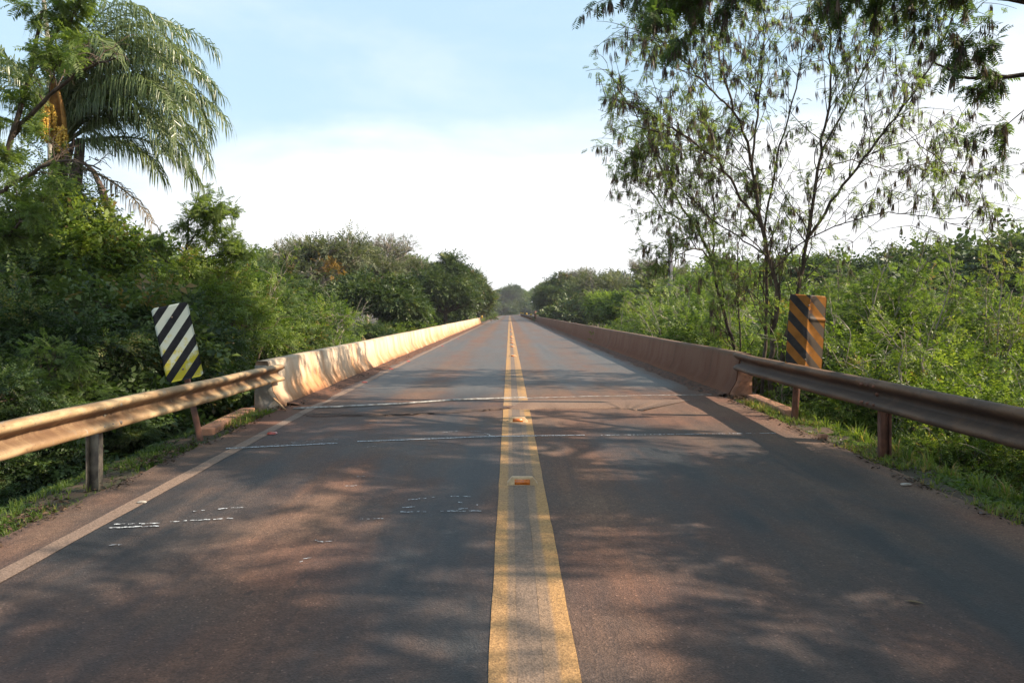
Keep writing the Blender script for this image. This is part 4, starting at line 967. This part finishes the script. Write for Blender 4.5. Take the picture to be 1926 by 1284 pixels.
# ------------------------------------------------------------------ branching trees following the limbs in the photograph
def limb_tree(name, label, limbs, seed, leafmat, barkmat, tm, lsize, n_leaf, pods=0, sub=7, sublen=1.1, tw=3, cat='tree', droop=.3, tfrom=.35, tone0=.45, podfrom=.5, up=.45, podsize=.17, group=None, gap=None, rthin=1.0):
    rs = np.random.RandomState(seed); wood = Buf(); leaf = Buf(); pod = Buf(); tips = []; tdir = []; phs = []
    for (pts, r0, r1, dens) in limbs:
        r0 *= rthin; r1 *= rthin
        p = np.array([tuple(q) for q in pts], float)
        seg = np.concatenate([[0], np.cumsum(np.linalg.norm(np.diff(p, axis=0), axis=1))]); tt = np.linspace(0, seg[-1], max(8, len(p) * 4))
        q = np.stack([np.interp(tt, seg, p[:, a]) for a in range(3)], -1)
        for _ in range(2): q[1:-1] = (q[:-2] + 2 * q[1:-1] + q[2:]) / 4
        q[1:-1] += rs.normal(0, .018, (len(q) - 2, 3)); rad = np.linspace(r0, r1, len(q)); wood.tube(q, rad, 7)
        n = int(sub * dens)
        for k in range(n):
            u = tfrom + (1 - tfrom) * (k + rs.rand()) / n; i0 = min(len(q) - 2, int(u * (len(q) - 1))); st = q[i0]; ax = q[i0 + 1] - q[i0]; ax /= np.linalg.norm(ax)
            dd = ax * .8 + rand_dirs(rs, 1)[0] * .9 + np.array([0, 0, up]); dd /= np.linalg.norm(dd); ln = sublen * rs.uniform(.5, 1.3) * (1.15 - .5 * u)
            bp = curve(st, st + dd * ln, rs.normal(0, .12, 3) * ln + [0, 0, .1], 6); bp[1:] += rs.normal(0, .015, (5, 3))
            wood.tube(bp, np.linspace(min(.014, max(.007, rad[i0] * .4)), .004, 6), 5, cap=False)
            for m_ in range(tw):
                s0 = bp[rs.randint(2, 6)]; d2 = dd * .6 + rand_dirs(rs, 1)[0] * .9 + np.array([0, 0, -.1]); d2 /= np.linalg.norm(d2); l2 = ln * rs.uniform(.3, .65)
                tp = curve(s0, s0 + d2 * l2, (0, 0, .06), 5); wood.tube(tp, np.linspace(.006, .003, 5), 4, cap=False)
                for j_ in range(1, 5): tips.append(tp[j_]); tdir.append(d2)
            for j_ in range(3, 6): tips.append(bp[j_]); tdir.append(dd)
    tips = np.array(tips); tdir = np.array(tdir)
    sel = rs.randint(0, len(tips), n_leaf); pos = tips[sel] + rs.normal(0, .035, (n_leaf, 3)); d = tdir[sel] * .5 + rs.normal(0, .7, (n_leaf, 3)); d[:, 2] -= droop
    if gap:      # opening in the crown (world x/y and z/y slopes seen from the road)
        u = CX + pos[:, 0] / pos[:, 1] * F; v = HY - (pos[:, 2] - CH) / pos[:, 1] * F
        kp = np.ones(len(pos), bool)
        for (a_, b2_, c_, d_) in gap: kp &= ~((u > a_) & (u < c_) & (v > b2_) & (v < d_))
        pos, d = pos[kp], d[kp]
    put(leaf, tm, rs, pos, d, lsize, tone0 + rs.normal(0, .14, len(pos)), wild=.35)
    if pods:
        w_ = (tips[:, 2] - tips[:, 2].min()) ** podfrom; sel = rs.choice(len(tips), pods, p=w_ / w_.sum())
        a = rs.uniform(0, 6.28, pods); d = np.stack([np.cos(a), np.sin(a), rs.normal(0, .08, pods)], -1)
        put(pod, PO, rs, tips[sel], d, podsize, .45 + rs.normal(0, .2, pods), wild=.1)
    e = empty(name, tuple(np.array(limbs[0][0][0])), label=label, cat=cat, group=group)
    local(link('trunk', wood.mesh('trunk', barkmat, True), e), e)
    local(link('crown', leaf.mesh('crown', leafmat), e), e)
    if pods: local(link('seed_pods', pod.mesh('seed_pods', M['pod']), e), e)
    return e
def PL(Y0, Y1, *pp):
    n = len(pp); return [P(a, b, Y0 + (Y1 - Y0) * k / (n - 1)) for k, (a, b) in enumerate(pp)]
# right: slender many-stemmed tree with hanging pods
A1 = [
 (PL(14, 13.6, (1440, 880), (1447, 760), (1452, 640), (1466, 549), (1440, 461), (1427, 408), (1414, 307), (1405, 263), (1383, 215), (1360, 130), (1340, 30)), .085, .018, 1.6),
 (PL(13.9, 13.0, (1430, 420), (1396, 373), (1370, 325), (1326, 281), (1247, 228), (1170, 190)), .042, .010, 1.6),
 (PL(13.8, 14.5, (1414, 307), (1422, 246), (1431, 160), (1436, 60), (1440, -30)), .035, .012, 1.2),
 (PL(13.8, 12.8, (1383, 215), (1330, 160), (1270, 100), (1215, 60)), .028, .010, 1.5),
 (PL(14.2, 14.8, (1430, 880), (1436, 700), (1444, 549), (1438, 460), (1442, 380), (1470, 260), (1500, 150), (1520, 40)), .060, .012, 1.3),
 (PL(14.0, 14.3, (1452, 860), (1462, 720), (1480, 620), (1501, 540), (1519, 448), (1537, 325), (1550, 250), (1563, 184), (1562, 100), (1555, 0)), .080, .018, 1.6),
 (PL(14.1, 13.4, (1519, 448), (1567, 378), (1620, 303), (1673, 237), (1730, 162), (1783, 60), (1810, -20)), .045, .012, 1.5),
 (PL(14.2, 14.8, (1545, 285), (1590, 200), (1630, 120), (1664, 40)), .030, .010, 1.2),
 (PL(14, 13.2, (1445, 520), (1500, 460), (1580, 420), (1680, 395), (1800, 420), (1870, 440)), .022, .006, 1.0),
 (PL(14, 15, (1440, 480), (1380, 440), (1320, 400), (1270, 330), (1235, 290)), .024, .008, 1.2),
 (PL(14, 13, (1640, 290), (1720, 260), (1800, 330), (1850, 350)), .016, .006, .9),
 (PL(14, 15.5, (1540, 320), (1600, 300), (1700, 330), (1790, 300)), .018, .006, .9),
]
limb_tree('pod_tree', 'slender many stemmed tree with thin crown and hanging brown pods behind the orange sign', A1, 71, M['feather'], M['bark'], BI, .125, 5000, 1250, 22, 1.2, 4, droop=.35, tfrom=.27, tone0=.8, podsize=.19, rthin=.70)
A2 = [
 (PL(16, 16.4, (1420, 900), (1395, 700), (1352, 553), (1339, 479), (1304, 421), (1256, 342), (1225, 281), (1190, 200)), .075, .012, 1.5),
 (PL(16, 15.4, (1339, 500), (1320, 465), (1290, 470), (1250, 500)), .03, .008, 1.0),
 (PL(16.2, 17, (1339, 479), (1345, 400), (1330, 320), (1318, 220)), .03, .008, 1.2),
 (PL(16.3, 15.6, (1304, 421), (1250, 400), (1215, 345), (1185, 290)), .025, .008, 1.3),
 (PL(16, 17, (1395, 700), (1385, 560), (1390, 450), (1400, 350)), .03, .008, 1.0),
]
limb_tree('pod_tree', 'smaller leaning dark trunked tree left of the pod tree, beside the right barrier end', A2, 72, M['feather'], M['bark_dark'], BI, .125, 3600, 520, 18, 1.1, 4, droop=.35, tfrom=.28, tone0=.62, podsize=.19, rthin=.75)
# right: overhanging tree rooted just out of frame, its boughs crossing the top right corner
O1 = [
 ([Vector((7.3, 7.2, -2.5)), Vector((7.1, 7.4, 0.5)), Vector((6.9, 7.8, 2.6)), Vector((7.1, 8.2, 4.4)), Vector((7.2, 8.5, 6.2)), Vector((6.9, 8.6, 8.2)), Vector((6.6, 8.6, 9.8))], .17, .05, .5),
 ([Vector((7.05, 8.1, 4.0))] + [P(1926, 135, 9.3), P(1820, 152, 9.2), P(1760, 120, 9.0)], .05, .012, .35),
 ([Vector((7.15, 8.3, 5.4))] + [P(1926, 10, 9.3), P(1800, -30, 9.5), P(1600, -60, 9.6), P(1400, -70, 9.5), P(1280, -50, 9.3), P(1215, -10, 9.1)], .07, .014, 2.6),
 ([Vector((7.15, 8.4, 5.9))] + [P(1700, -140, 10.5), P(1480, -110, 11), P(1330, -60, 11), P(1240, 20, 11)], .06, .012, 2.0),
 ([Vector((7.2, 8.4, 6.3)), Vector((6.2, 7.0, 7.6)), Vector((4.8, 5.8, 8.2)), Vector((3.6, 5.2, 8.4))], .06, .015, .25),
 ([Vector((7.1, 8.5, 7.0)), Vector((7.6, 6.4, 8.4)), Vector((7.4, 4.6, 9.2))], .06, .015, .25),
 ([Vector((7.1, 8.5, 7.4)), Vector((5.6, 9.6, 9.0)), Vector((4.6, 10.4, 9.25))], .05, .015, .25),
]
limb_tree('overhanging_tree', 'dark boughs of feathery leaves and pods hanging into the top right corner', O1, 73, M['feather'], M['bark_dark'], BI, .16, 5800, 2300, 13, .95, 4, droop=.7, tfrom=.25, tone0=.25, up=-.1, podfrom=0)  # low tone: darkness of the backlit boughs put into the leaf colour

# left feathery tree
F1 = [
 (PL(10, 9.4, (-60, 900), (-50, 600), (-20, 380), (30, 240), (60, 120), (80, 20)), .08, .02, 1.6),
 (PL(9.8, 9.2, (-20, 380), (60, 320), (130, 300), (190, 320)), .035, .010, 1.2),
 (PL(9.8, 8.8, (20, 260), (90, 180), (160, 130), (215, 110)), .035, .010, 1.6),
 (PL(9.8, 9.0, (50, 150), (110, 60), (150, 10), (180, -30)), .03, .010, 1.3),
 (PL(9.8, 9.4, (-40, 500), (20, 430), (70, 400)), .03, .010, 1.2),
 (PL(9.8, 9.4, (-30, 350), (-60, 200), (-80, 60)), .04, .010, 1.2),
]
limb_tree('feathery_tree', 'feathery leaved tree reaching in front of the palm at the left edge', F1, 74, M['feather'], M['bark'], BI, .155, 3000, 0, 8, .50, 3, droop=.15, tone0=.65, gap=[(78, 125, 215, 320), (150, 60, 500, 500), (185, -400, 500, 500)])
F2 = [(PL(15.5, 15.3, (335, 900), (330, 640), (345, 500), (355, 420), (375, 360)), .06, .015, 2.2), (PL(15.4, 15, (340, 520), (400, 480), (460, 475)), .025, .008, 1.6), (PL(15.4, 15.6, (345, 510), (300, 480), (270, 470)), .022, .008, 1.0), (PL(15.4, 15, (350, 460), (390, 420), (405, 400)), .02, .008, 1.4)]
limb_tree('feathery_tree', 'small feathery tree standing between the palm fronds and the gap of open sky', F2, 75, M['feather'], M['bark'], BI, .15, 2600, 0, 9, .6, 3, droop=.1, tone0=.65)
b_ = Buf(); b_.tube([P(90, 75, 18), P(76, -40, 18)], [.06, .05], 6)
# tall bare stem top left
e = empty('bare_stem', P(90, 80, 17.5), label='thin pale bare stem against the sky in the top left corner', cat='tree stem')
b_ = Buf(); b_.tube([P(100, 420, 17.5), P(90, 75, 17.5), P(76, -60, 17.5)], [.09, .055, .045], 6); local(link('trunk', b_.mesh('trunk', M['bark_pale'], True), e), e)

# ------------------------------------------------------------------ bushes of the near banks
def bush(key, px, py, Y, w, label, zs=None):
    hw = w / F * Y / 2 * 1.18; X = (px - CX) / F * Y; lim = 4.15
    if abs(X) - hw < lim:                      # crown stays behind the rail or barrier
        nX = math.copysign(lim + hw, X); px = CX + nX / Y * F
    return place(key, px, py, Y, w, label, 'shrub', zs=zs)
LB = [('bushA', 40, 560, 9.2, 420, 'dark broad leaved shrub at the left edge below the feathery tree'),
      ('bushB', 230, 530, 10.5, 380, 'dark broad leaved shrub behind the white striped sign'),
      ('bushA', 380, 545, 11.8, 330, 'dark shrub between the striped sign and the left barrier end'),
      ('feaA', 120, 640, 8.4, 300, 'drooping feathery shrub in deep shade behind the left guardrail'),
      ('bushB', 330, 680, 9.6, 300, 'lowest dark shrub under the left guardrail beside the sign post'),
      ('bushA', 20, 700, 7.4, 320, 'shaded shrub low down below the left guardrail near the frame edge'),
      ('bushC', 370, 480, 14.5, 300, 'sunlit light green shrub above the striped sign'),
      ('bushC', 470, 520, 16.5, 300, 'bright green shrub behind the near end of the left barrier'),
      ('bushA', 500, 560, 19, 260, 'mixed green shrub rising over the start of the left barrier'),
      ('bushD', 570, 560, 23, 240, 'light leaved shrub overhanging the left barrier'),
      ('bushC', 610, 600, 27, 230, 'low yellowish green shrub touching the left barrier top'),
      ('bushA', 60, 840, 6.9, 260, 'dark weedy shrub at the foot of the left bank, nearest the viewer'),
      ('bushB', 190, 800, 7.6, 220, 'dark weedy shrub just behind the left guardrail post'),
      ('bushA', 330, 775, 8.9, 180, 'low dark shrub behind the foot of the white striped sign'),
      ('bushB', 450, 640, 14, 240, 'dark shrub filling the gap under the barrier end'),
      ('feaB', 200, 505, 16, 300, 'feathery shrub behind the leaning trunk'),
      ('bushB', 30, 400, 15.5, 330, 'dark shrub behind the creeper at the left edge'),
      ('bushC', 300, 600, 12.5, 240, 'shrub in half shade right behind the white striped sign top'),
      ('feaB', 430, 490, 20, 260, 'feathery crowned shrub left of the pale far trees'),
      ('bushA', 520, 660, 21, 220, 'dark low shrub just over the bright part of the left barrier'),
      ('bushA', 700, 610, 38, 150, 'low shrub filling the gap left of the round dark tree trunk'),
      ('bushC', 760, 618, 48, 130, 'low shrub in front of the round dark tree trunk'),
      ('bushB', 800, 605, 58, 110, 'low shrub below the tall dark tree at left'),
      ('bushB', 650, 640, 33, 170, 'low dark shrub under the round dark tree'),
      ]
for a in LB: bush(*a)
RB = [('bushD', 1640, 620, 11.5, 420, 'sparse bright shrub right of the orange striped sign'),
      ('bushC', 1830, 610, 12.5, 460, 'bright green shrub at the right edge above the guardrail'),
      ('bushC', 1560, 680, 10.8, 300, 'leafy shrub directly behind the orange sign post'),
      ('bushD', 1780, 690, 9.6, 420, 'thin stemmed shrub behind the middle of the right guardrail'),
      ('feaB', 1700, 500, 15, 360, 'feathery yellow green shrub arching above the orange sign'),
      ('feaB', 1850, 545, 14.5, 400, 'feathery shrub with long wands at the right edge'),
      ('bushC', 1900, 760, 8.6, 340, 'low shrub under the right guardrail near the frame edge'),
      ('bushD', 1700, 800, 8.8, 260, 'low weedy shrub behind the right guardrail post'),
      ('bushD', 1420, 600, 17, 330, 'tangled shrub around the dark trunks beside the right barrier end'),
      ('feaA', 1520, 600, 19, 330, 'feathery shrub in the shade behind the pod tree'),
      ('bushC', 1330, 590, 24, 300, 'green shrub with pale stems behind the right barrier'),
      ('bushD', 1240, 560, 32, 260, 'shrub with white stems in the middle of the right barrier'),
      ('feaB', 1280, 515, 38, 300, 'yellow green feathery shrub below the grey pole'),
      ('bushC', 1180, 575, 46, 220, 'rounded green shrub over the right barrier, under the pole'),
      ('bushD', 1600, 550, 21, 420, 'loose shrub behind the orange sign top'),
      ('bushC', 1450, 555, 27, 380, 'green shrub seen through the stems of the pod tree'),
      ('bushA', 1760, 560, 22, 480, 'dark shrub in the hollow behind the bright shrubs at right'),
      ('bushD', 1380, 640, 15.5, 200, 'low tangled shrub against the right barrier end'),
      ('bushA', 1500, 700, 13, 260, 'dark low shrub in the hollow between barrier end and striped sign'),
      ]
for a in RB: bush(*a)
def sapling(px, pyt, Y, lean, seed, label, n=900, stems=3, mat='bright', tm=None, ls=.14):
    rs = np.random.RandomState(seed); L_ = []
    for k in range(stems):
        x0 = px + rs.uniform(-30, 30) - lean * .6; x1 = px + lean + rs.uniform(-60, 60); yt = pyt + rs.uniform(0, 70)
        yb = HY + (CH + 3.2) * F / Y * .72
        L_.append((PL(Y + rs.uniform(-.3, .3), Y + rs.uniform(-.8, .8), (x0, yb), (x0 + (x1 - x0) * .15, yb * .6 + yt * .4), (x0 + (x1 - x0) * .5 + rs.uniform(-15, 15), yb * .3 + yt * .7), (x1, yt)), .030, .006, 1.4))
    e = limb_tree('sapling', label, L_, seed, M[mat], M['bark_pale'], tm or SP, ls, n, 0, 8, .75, 3, cat='sapling', droop=.2, tfrom=.25, tone0=.6)
    return e
for a in ((1660, 440, 13.2, 60, 201, 'pale stemmed sapling rising just right of the orange striped sign'),
          (1760, 455, 12.2, 90, 202, 'sapling with arching wands right of the orange sign, second from it'),
          (1860, 470, 11.6, 40, 203, 'bright sapling near the right edge above the guardrail'),
          (1590, 470, 16.5, -30, 204, 'thin sapling directly behind the orange striped sign'),
          (1380, 500, 20, -40, 205, 'whitish stemmed sapling left of the pod tree trunks'),
          (1310, 510, 24, 30, 206, 'whitish sapling over the right barrier, nearest the small leaning tree'),
          (1250, 520, 29, -20, 207, 'slim sapling with white stems over the middle of the right barrier'),
          (1200, 535, 36, 20, 208, 'slim sapling behind the right barrier, farthest from the viewer'),
          (1720, 560, 10.2, 30, 209, 'low leafy sapling leaning over the right guardrail post'),
          (1500, 560, 12.6, 30, 210, 'small sapling between the right barrier end and the orange sign')):
    px, pyt, Y, lean, sd_, lab = a; sapling(px, pyt, Y, lean, sd_, lab, 620 if Y < 20 else 420, 3, 'bright' if sd_ % 2 else 'feather', SP if sd_ % 2 else BI, .13 if Y < 20 else .2)
for a in ((455, 500, 17, 30, 221, 'sapling standing above the near end of the left barrier'),
          (300, 520, 12.4, 20, 222, 'sunlit sapling top just above the white striped sign'),
          (560, 520, 24, 20, 223, 'light sapling over the first part of the left barrier')):
    px, pyt, Y, lean, sd_, lab = a; sapling(px, pyt, Y, lean, sd_, lab, 700, 3, 'bright', SP, .15)
# ------------------------------------------------------------------ single trees of the middle distance
T = [('treeA', 718, 520, 44, 175, 'round dark glossy tree standing over the middle of the left barrier', -.4),
     ('treeB', 838, 480, 66, 150, 'dark green tree closing the left row above the far barrier', .3),
     ('treeB', 880, 508, 84, 120, 'lower green tree right of the tall dark tree in the left row', 1.3),
     ('treeC', 600, 442, 52, 210, 'pale stemmed greyish tree with a patch of rusty leaves', .6),
     ('treeD', 725, 446, 66, 150, 'grey nearly bare dome shaped tree behind the round dark tree', 2.1),
     ('treeC', 690, 462, 60, 150, 'greyish tree between the bare dome and the pale stemmed tree', 2.9),
     ('treeD', 560, 452, 58, 140, 'thin bare branched tree at the left end of the pale group', .2),
     ('treeB', 540, 500, 40, 170, 'green tree in front of the pale group on the left', 3.3),
     ('treeA', 650, 520, 55, 140, 'brownish green tree behind the round dark one', 4.4),
     ('treeC', 780, 490, 72, 130, 'reddish grey tree left of the tall dark tree', 5.0),
     ('treeA', 500, 500, 34, 140, 'small dense tree beside the gap of open sky', .9),
     ('treeC', 1262, 500, 52, 130, 'tree with dark hanging pods just left of the grey pole', 1.0),
     ('treeD', 1210, 488, 60, 90, 'thin branched top left of the grey pole', .5),
     ('treeB', 1320, 520, 44, 200, 'green tree crown right of the grey pole', .5),
     ('treeC', 1135, 515, 100, 130, 'grey green tree left of the pole with the crossarm', 4.0),
     ('treeB', 1060, 516, 118, 110, 'tree with an uneven top at the left end of the right row', 2.0),
     ('treeD', 1095, 505, 125, 70, 'thin topped tree sticking out of the right row', 2.0),
     ('treeA', 1030, 540, 112, 60, 'dark tree leaning over the far right guardrail', 2.0),
     ('treeA', 1850, 462, 50, 420, 'broad dark tree of the far wood at the right edge', 1.5),
     ('treeB', 1700, 480, 60, 300, 'tree of the far wood left of the broad dark one', 1.1),
     ('treeA', 1560, 495, 64, 300, 'tree of the far wood behind the pod tree', 3.1),
     ]
for (k, px, py, Y, w, lab, rt) in T: place(k, px, py, Y, w, lab, rot=rt)
rb = Buf(); rs = np.random.RandomState(8); n = 85
c = np.array(P(622, 502, 49.5)); pos = c + rs.normal(0, .5, (n, 3)) * [.8, .5, .55]
put(rb, SP, rs, pos, rand_dirs(rs, n), .42, .5 + rs.normal(0, .2, n))
o = link('rusty_foliage', rb.mesh('rusty_foliage', M['rusty'])); tag(o, 'patch of rusty orange leaves in the pale tree group on the left', 'foliage')
# ------------------------------------------------------------------ the far wood, in rows
ORD = 'nearest second third fourth fifth sixth seventh eighth ninth tenth eleventh twelfth thirteenth fourteenth fifteenth sixteenth'.split()
def row(keys, pts, label, group, jit=2.0):
    flat = abs(pts[0][1] - pts[-1][1]) < 40          # rows across the view count from the left, rows along the road from the bridge
    order = sorted(range(len(pts)), key=lambda k: pts[k][0] / pts[k][1] if flat else pts[k][1])
    for i_, (x, y, h_, s_) in enumerate(pts):
        o_ = ORD[order.index(i_)]
        lab_ = (('leftmost ' if o_ == 'nearest' else o_ + ' from the left, a ') + label) if flat else o_ + ' ' + label + (', counted from the viewer' if len(label.split()) < 11 else '')
        k = rnd.choice(keys); cm, wm, lb = PROTO[k]
        top = h_ * rnd.uniform(.88, 1.1); s = s_ * rnd.uniform(.85, 1.2)
        place_xyz(k, x + rnd.uniform(-jit, jit), y + rnd.uniform(-jit, jit), top - top_of(lb) * s, s, lab_, 'tree', group)
row(['farA', 'farB', 'farC', 'farB'], [(-7.5 - .4 * k, 100 + 14 * k, 7.4 + .28 * k, .95 + .03 * k) for k in range(16)], 'tree in the left roadside row beyond the bridge', 'trees of the left row beyond the bridge', 1.2)
row(['farA', 'farB', 'farC'], [(-13 - 1.2 * k, 95 + 20 * k, 8.6 + .4 * k, 1.15) for k in range(10)], 'taller tree of the second row behind the left roadside trees', 'second row of trees on the left')
row(['farA', 'farB', 'farC', 'farC'], [(10.5 + .25 * k, 122 + 13 * k, 7.0 + .36 * k, 1.0) for k in range(15)], 'tree in the right roadside row beyond the bridge', 'trees of the right row beyond the bridge', 1.2)
row(['farA', 'farC', 'farB'], [(20 + 5.0 * k, 120 + (k % 3) * 10, 8.6 + (k % 3), 1.2) for k in range(14)], 'tree of the wood behind the right bank', 'wood behind the right bank', 3)
row(['farA', 'farC', 'farB'], [(-12 + 5.0 * k, 352 + (k % 3) * 9, 11.0 + (k % 2) * 1.5, 1.7) for k in range(14)], 'tree closing the view where the road curves away', 'trees where the road curves out of sight', 3)
row(['farA', 'farB', 'farC'], [(-16 - 5 * k, 62 + (k % 3) * 9, 6.0 + (k % 3) * .7, 1.05) for k in range(9)], 'tree of the wood behind the pale group on the left', 'wood on the far left', 2)
row(['farA', 'farB'], [(-11 - 3.6 * k, 26 + (k % 3) * 5, 3.6 + (k % 2) * .6, .80) for k in range(7)], 'tree showing through gaps behind the palm', 'trees behind the palm', 1)
row(['farA', 'farB', 'farC'], [(22 + 6.5 * k, 72 + (k % 3) * 9, 6.6 + (k % 3) * .8, 1.2) for k in range(9)], 'tree of the distant wood seen past the pod tree', 'distant wood on the right', 2)
row(['farB', 'farA', 'farC'], [(11 + 4.2 * k, 52 + (k % 3) * 7, 4.0 + (k % 3) * .6, .9) for k in range(9)], 'low tree in the valley behind the right barrier', 'valley trees on the right', 1.5)
row(['farB', 'farC'], [(9.5 + .6 * k, 60 + 8 * k, 3.0 + .35 * k, .70) for k in range(7)], 'small tree close to the outer side of the right barrier', 'small trees along the right barrier', .8)
row(['farB', 'farA'], [(-7.2, 52, 1.6, .6), (-8.0, 58, 2.6, .65), (-7.6, 76, 3.2, .7), (-7.8, 90, 4.2, .8)], 'small tree close to the outer side of the left barrier', 'small trees along the left barrier', .5)
row(['farB', 'farA', 'farC'], [(-16 + 4.2 * k, 346 + (k % 2) * 5, 5.2 + (k % 3) * .6, 1.5) for k in range(12)], 'low tree at the bend where the road disappears', 'low trees at the bend of the road', 1.5)
row(['farB', 'farA', 'farC'], [(-16 + 4.2 * k, 342 + (k % 2) * 5, 1.6 + (k % 3) * .4, 1.0) for k in range(12) if abs(-16 + 4.2 * k - 9.5) > 6], 'bush at the bend where the road disappears', 'bushes at the bend of the road', 1.0)
row(['farB', 'farA'], [(-7.6 - .5 * k, 96 + 13 * k, 3.0 + .1 * k, .85) for k in range(16)], 'bushy tree at the foot of the left roadside row', 'undergrowth of the left row', .8)
row(['farB', 'farA', 'farC'], [(9.2 + .3 * k, 112 + 13 * k, 3.0 + .12 * k, .85) for k in range(15)], 'bushy tree at the foot of the right roadside row', 'undergrowth of the right row', .8)
row(['farB', 'farA'], [(9.5 + 5.5 * k, 108 + (k % 2) * 8, 3.2, 1.1) for k in range(9)], 'undergrowth tree under the wood behind the right bank', 'undergrowth behind the right bank', 1)
# ------------------------------------------------------------------ tall trees standing right of the camera: their shade lies on the road
proto('shadeA', 130, rand_lobes(21, 10, .95, .6, 2.3, .7), 230, 17, BI, .34, .42, M['feather'], M['bark'], .12, -9, droop=.4, inner=.25, sprigs=.2)
proto('shadeB', 131, rand_lobes(23, 9, .75, .55, 2.4, .8), 92, 15, BI, .34, .36, M['feather'], M['bark'], .12, -9, droop=.4, inner=.3, sprigs=.15)
SH = [(8.0, 1.3, 6.6, 1.1, 'tall feathery tree right of the camera whose shade dapples the foreground'),
      (9.4, -2.6, 7.6, 1.3, 'tall feathery tree behind the camera on the right verge'),
      (7.8, 6.2, 6.6, 1.1, 'feathery tree above the near end of the right guardrail, out of frame'),
      (9.0, 4.9, 4.3, 1.0, 'low feathery tree right of the camera shading the right shoulder'),
      (8.6, 1.2, 3.6, .95, 'lowest feathery tree beside the camera on the right bank'),
      (9.2, 10.6, 12.9, .95, 'tall feathery tree crowning the overhanging boughs, shading the left bank'),
      (9.0, 7.4, 12.7, .95, 'tallest feathery tree of the right verge, out of frame')]
for (x, y, z, sc_, lab) in SH: place_xyz('shadeB' if z > 6 and z < 12 else 'shadeA', x, y, z, sc_, lab, zs=.8 if z > 12 else None)

# ------------------------------------------------------------------ verge grass and weeds
def grass(name, n, xr, yr, size, seed, mat, label, tm=TU, tone0=.5, dens=None):
    rs = np.random.RandomState(seed); x = rs.uniform(*xr, n); y = rs.uniform(*yr, n)
    if dens is not None:
        kp = rs.rand(n) < dens(x, y); x, y = x[kp], y[kp]
    z = terrain_z(x, y) - .01; n = len(x); pos = np.stack([x, y, z], -1); a = rs.uniform(0, 6.28, n)
    d = np.stack([np.cos(a), np.sin(a), rs.normal(0, .05, n)], -1); b = Buf()
    put(b, tm, rs, pos, d, size, tone0 + rs.normal(0, .16, n) + .1 * np.sin(x * 3 + y * 2), wild=.08, svar=.5)
    o = link(name, b.mesh(name, mat)); tag(o, label, 'grass', kind='stuff'); return o
clumpy = lambda x, y: np.clip(.42 + .9 * np.sin(x * 5.1 + 1) * np.sin(y * 2.7) + .35 * np.sin(y * 7.3), 0.06, 1)
grass('verge_grass', 6600, (-4.5, -3.30), (2.2, 11.0), .065, 81, M['grass'], 'thin grass and weeds along the left verge', dens=clumpy, tone0=.35)
grass('verge_grass', 6600, (3.47, 4.9), (3.3, 12.4), .075, 82, M['grass'], 'sunlit yellow green grass along the right verge', dens=clumpy, tone0=.65)
grass('tall_grass', 3400, (4.0, 6.6), (4.5, 11.5), .17, 83, M['grass'], 'taller grass growing down the right bank', tone0=.6, dens=clumpy)
grass('bank_weeds', 6000, (-6.2, -3.42), (3.0, 11.0), .12, 84, M['broad'], 'small leafy weeds on the left bank', SPB, .4)
grass('bank_weeds', 5600, (3.70, 7.0), (4.5, 12.5), .17, 85, M['bright'], 'small leafy weeds on the right bank', SPB, .55)
grass('roadside_grass', 1600, (-7.0, -3.9), (89, 260), .5, 86, M['grass'], 'bright grass on the left verge beyond the bridge', tone0=.6)
grass('roadside_grass', 1000, (4.3, 8.5), (107, 240), .5, 87, M['grass'], 'pale grass on the right verge beyond the bridge', tone0=.7)
for k, (px, py) in enumerate(((520, 792), (470, 810), (1450, 775), (1395, 762))):
    pass
grass('joint_weeds', 420, (-3.75, -3.30), (9.2, 10.8), .10, 88, M['grass'], 'weeds growing at the foot of the left barrier end', tone0=.75)
grass('joint_weeds', 380, (3.60, 4.0), (10.2, 12.1), .10, 89, M['grass'], 'weeds growing at the foot of the right barrier end', tone0=.75)

def litter(n, xr, yr, seed, label, size=.038):
    rs = np.random.RandomState(seed); x = rs.uniform(*xr, n); y = rs.uniform(*yr, n); kp = rs.rand(n) < clumpy(x, y); x, y = x[kp], y[kp]; n = len(x)
    base = np.where((np.abs(x) < 3.5) | (y > 11), np.vectorize(road_z)(y) + .010, terrain_z(x, y) + .004)
    pos = np.stack([x, y, base + rs.uniform(0, .025, n)], -1); a = rs.uniform(0, 6.28, n); d = np.stack([np.cos(a), np.sin(a), rs.normal(0, .25, n)], -1); b = Buf()
    put(b, LF, rs, pos, d, size, rs.uniform(0, .7, n), wild=.35, svar=.5)
    tag(link('leaf_litter', b.mesh('leaf_litter', M['litter'])), label, 'leaf litter', kind='stuff')
litter(4200, (-3.75, -3.20), (2.0, 10.9), 91, 'dry leaves and crumbs along the left pavement edge')
litter(4200, (3.38, 3.95), (3.0, 12.2), 92, 'dry leaves and crumbs along the right pavement edge')
litter(900, (-3.33, -3.05), (10.9, 30), 93, 'debris gathered at the foot of the left barrier')
litter(900, (3.32, 3.62), (12.2, 32), 94, 'debris gathered at the foot of the right barrier')

# ------------------------------------------------------------------ air
hb = Buf(); hb.box((0, 190, 6.0), (460, 500, 24.0))
hm = bpy.data.materials.new('haze'); hm.use_nodes = True; ht = hm.node_tree; ht.nodes.clear()
ho = N(ht, 'ShaderNodeOutputMaterial'); hv = N(ht, 'ShaderNodeVolumePrincipled'); hv.inputs['Color'].default_value = (0.93, 0.95, 1.0, 1); hv.inputs['Density'].default_value = 0.0003
L(ht, hv.outputs[0], ho.inputs['Volume'])
tag(link('haze', hb.mesh('haze', hm)), 'thin morning haze lying over the road and woods', 'haze', kind='stuff')
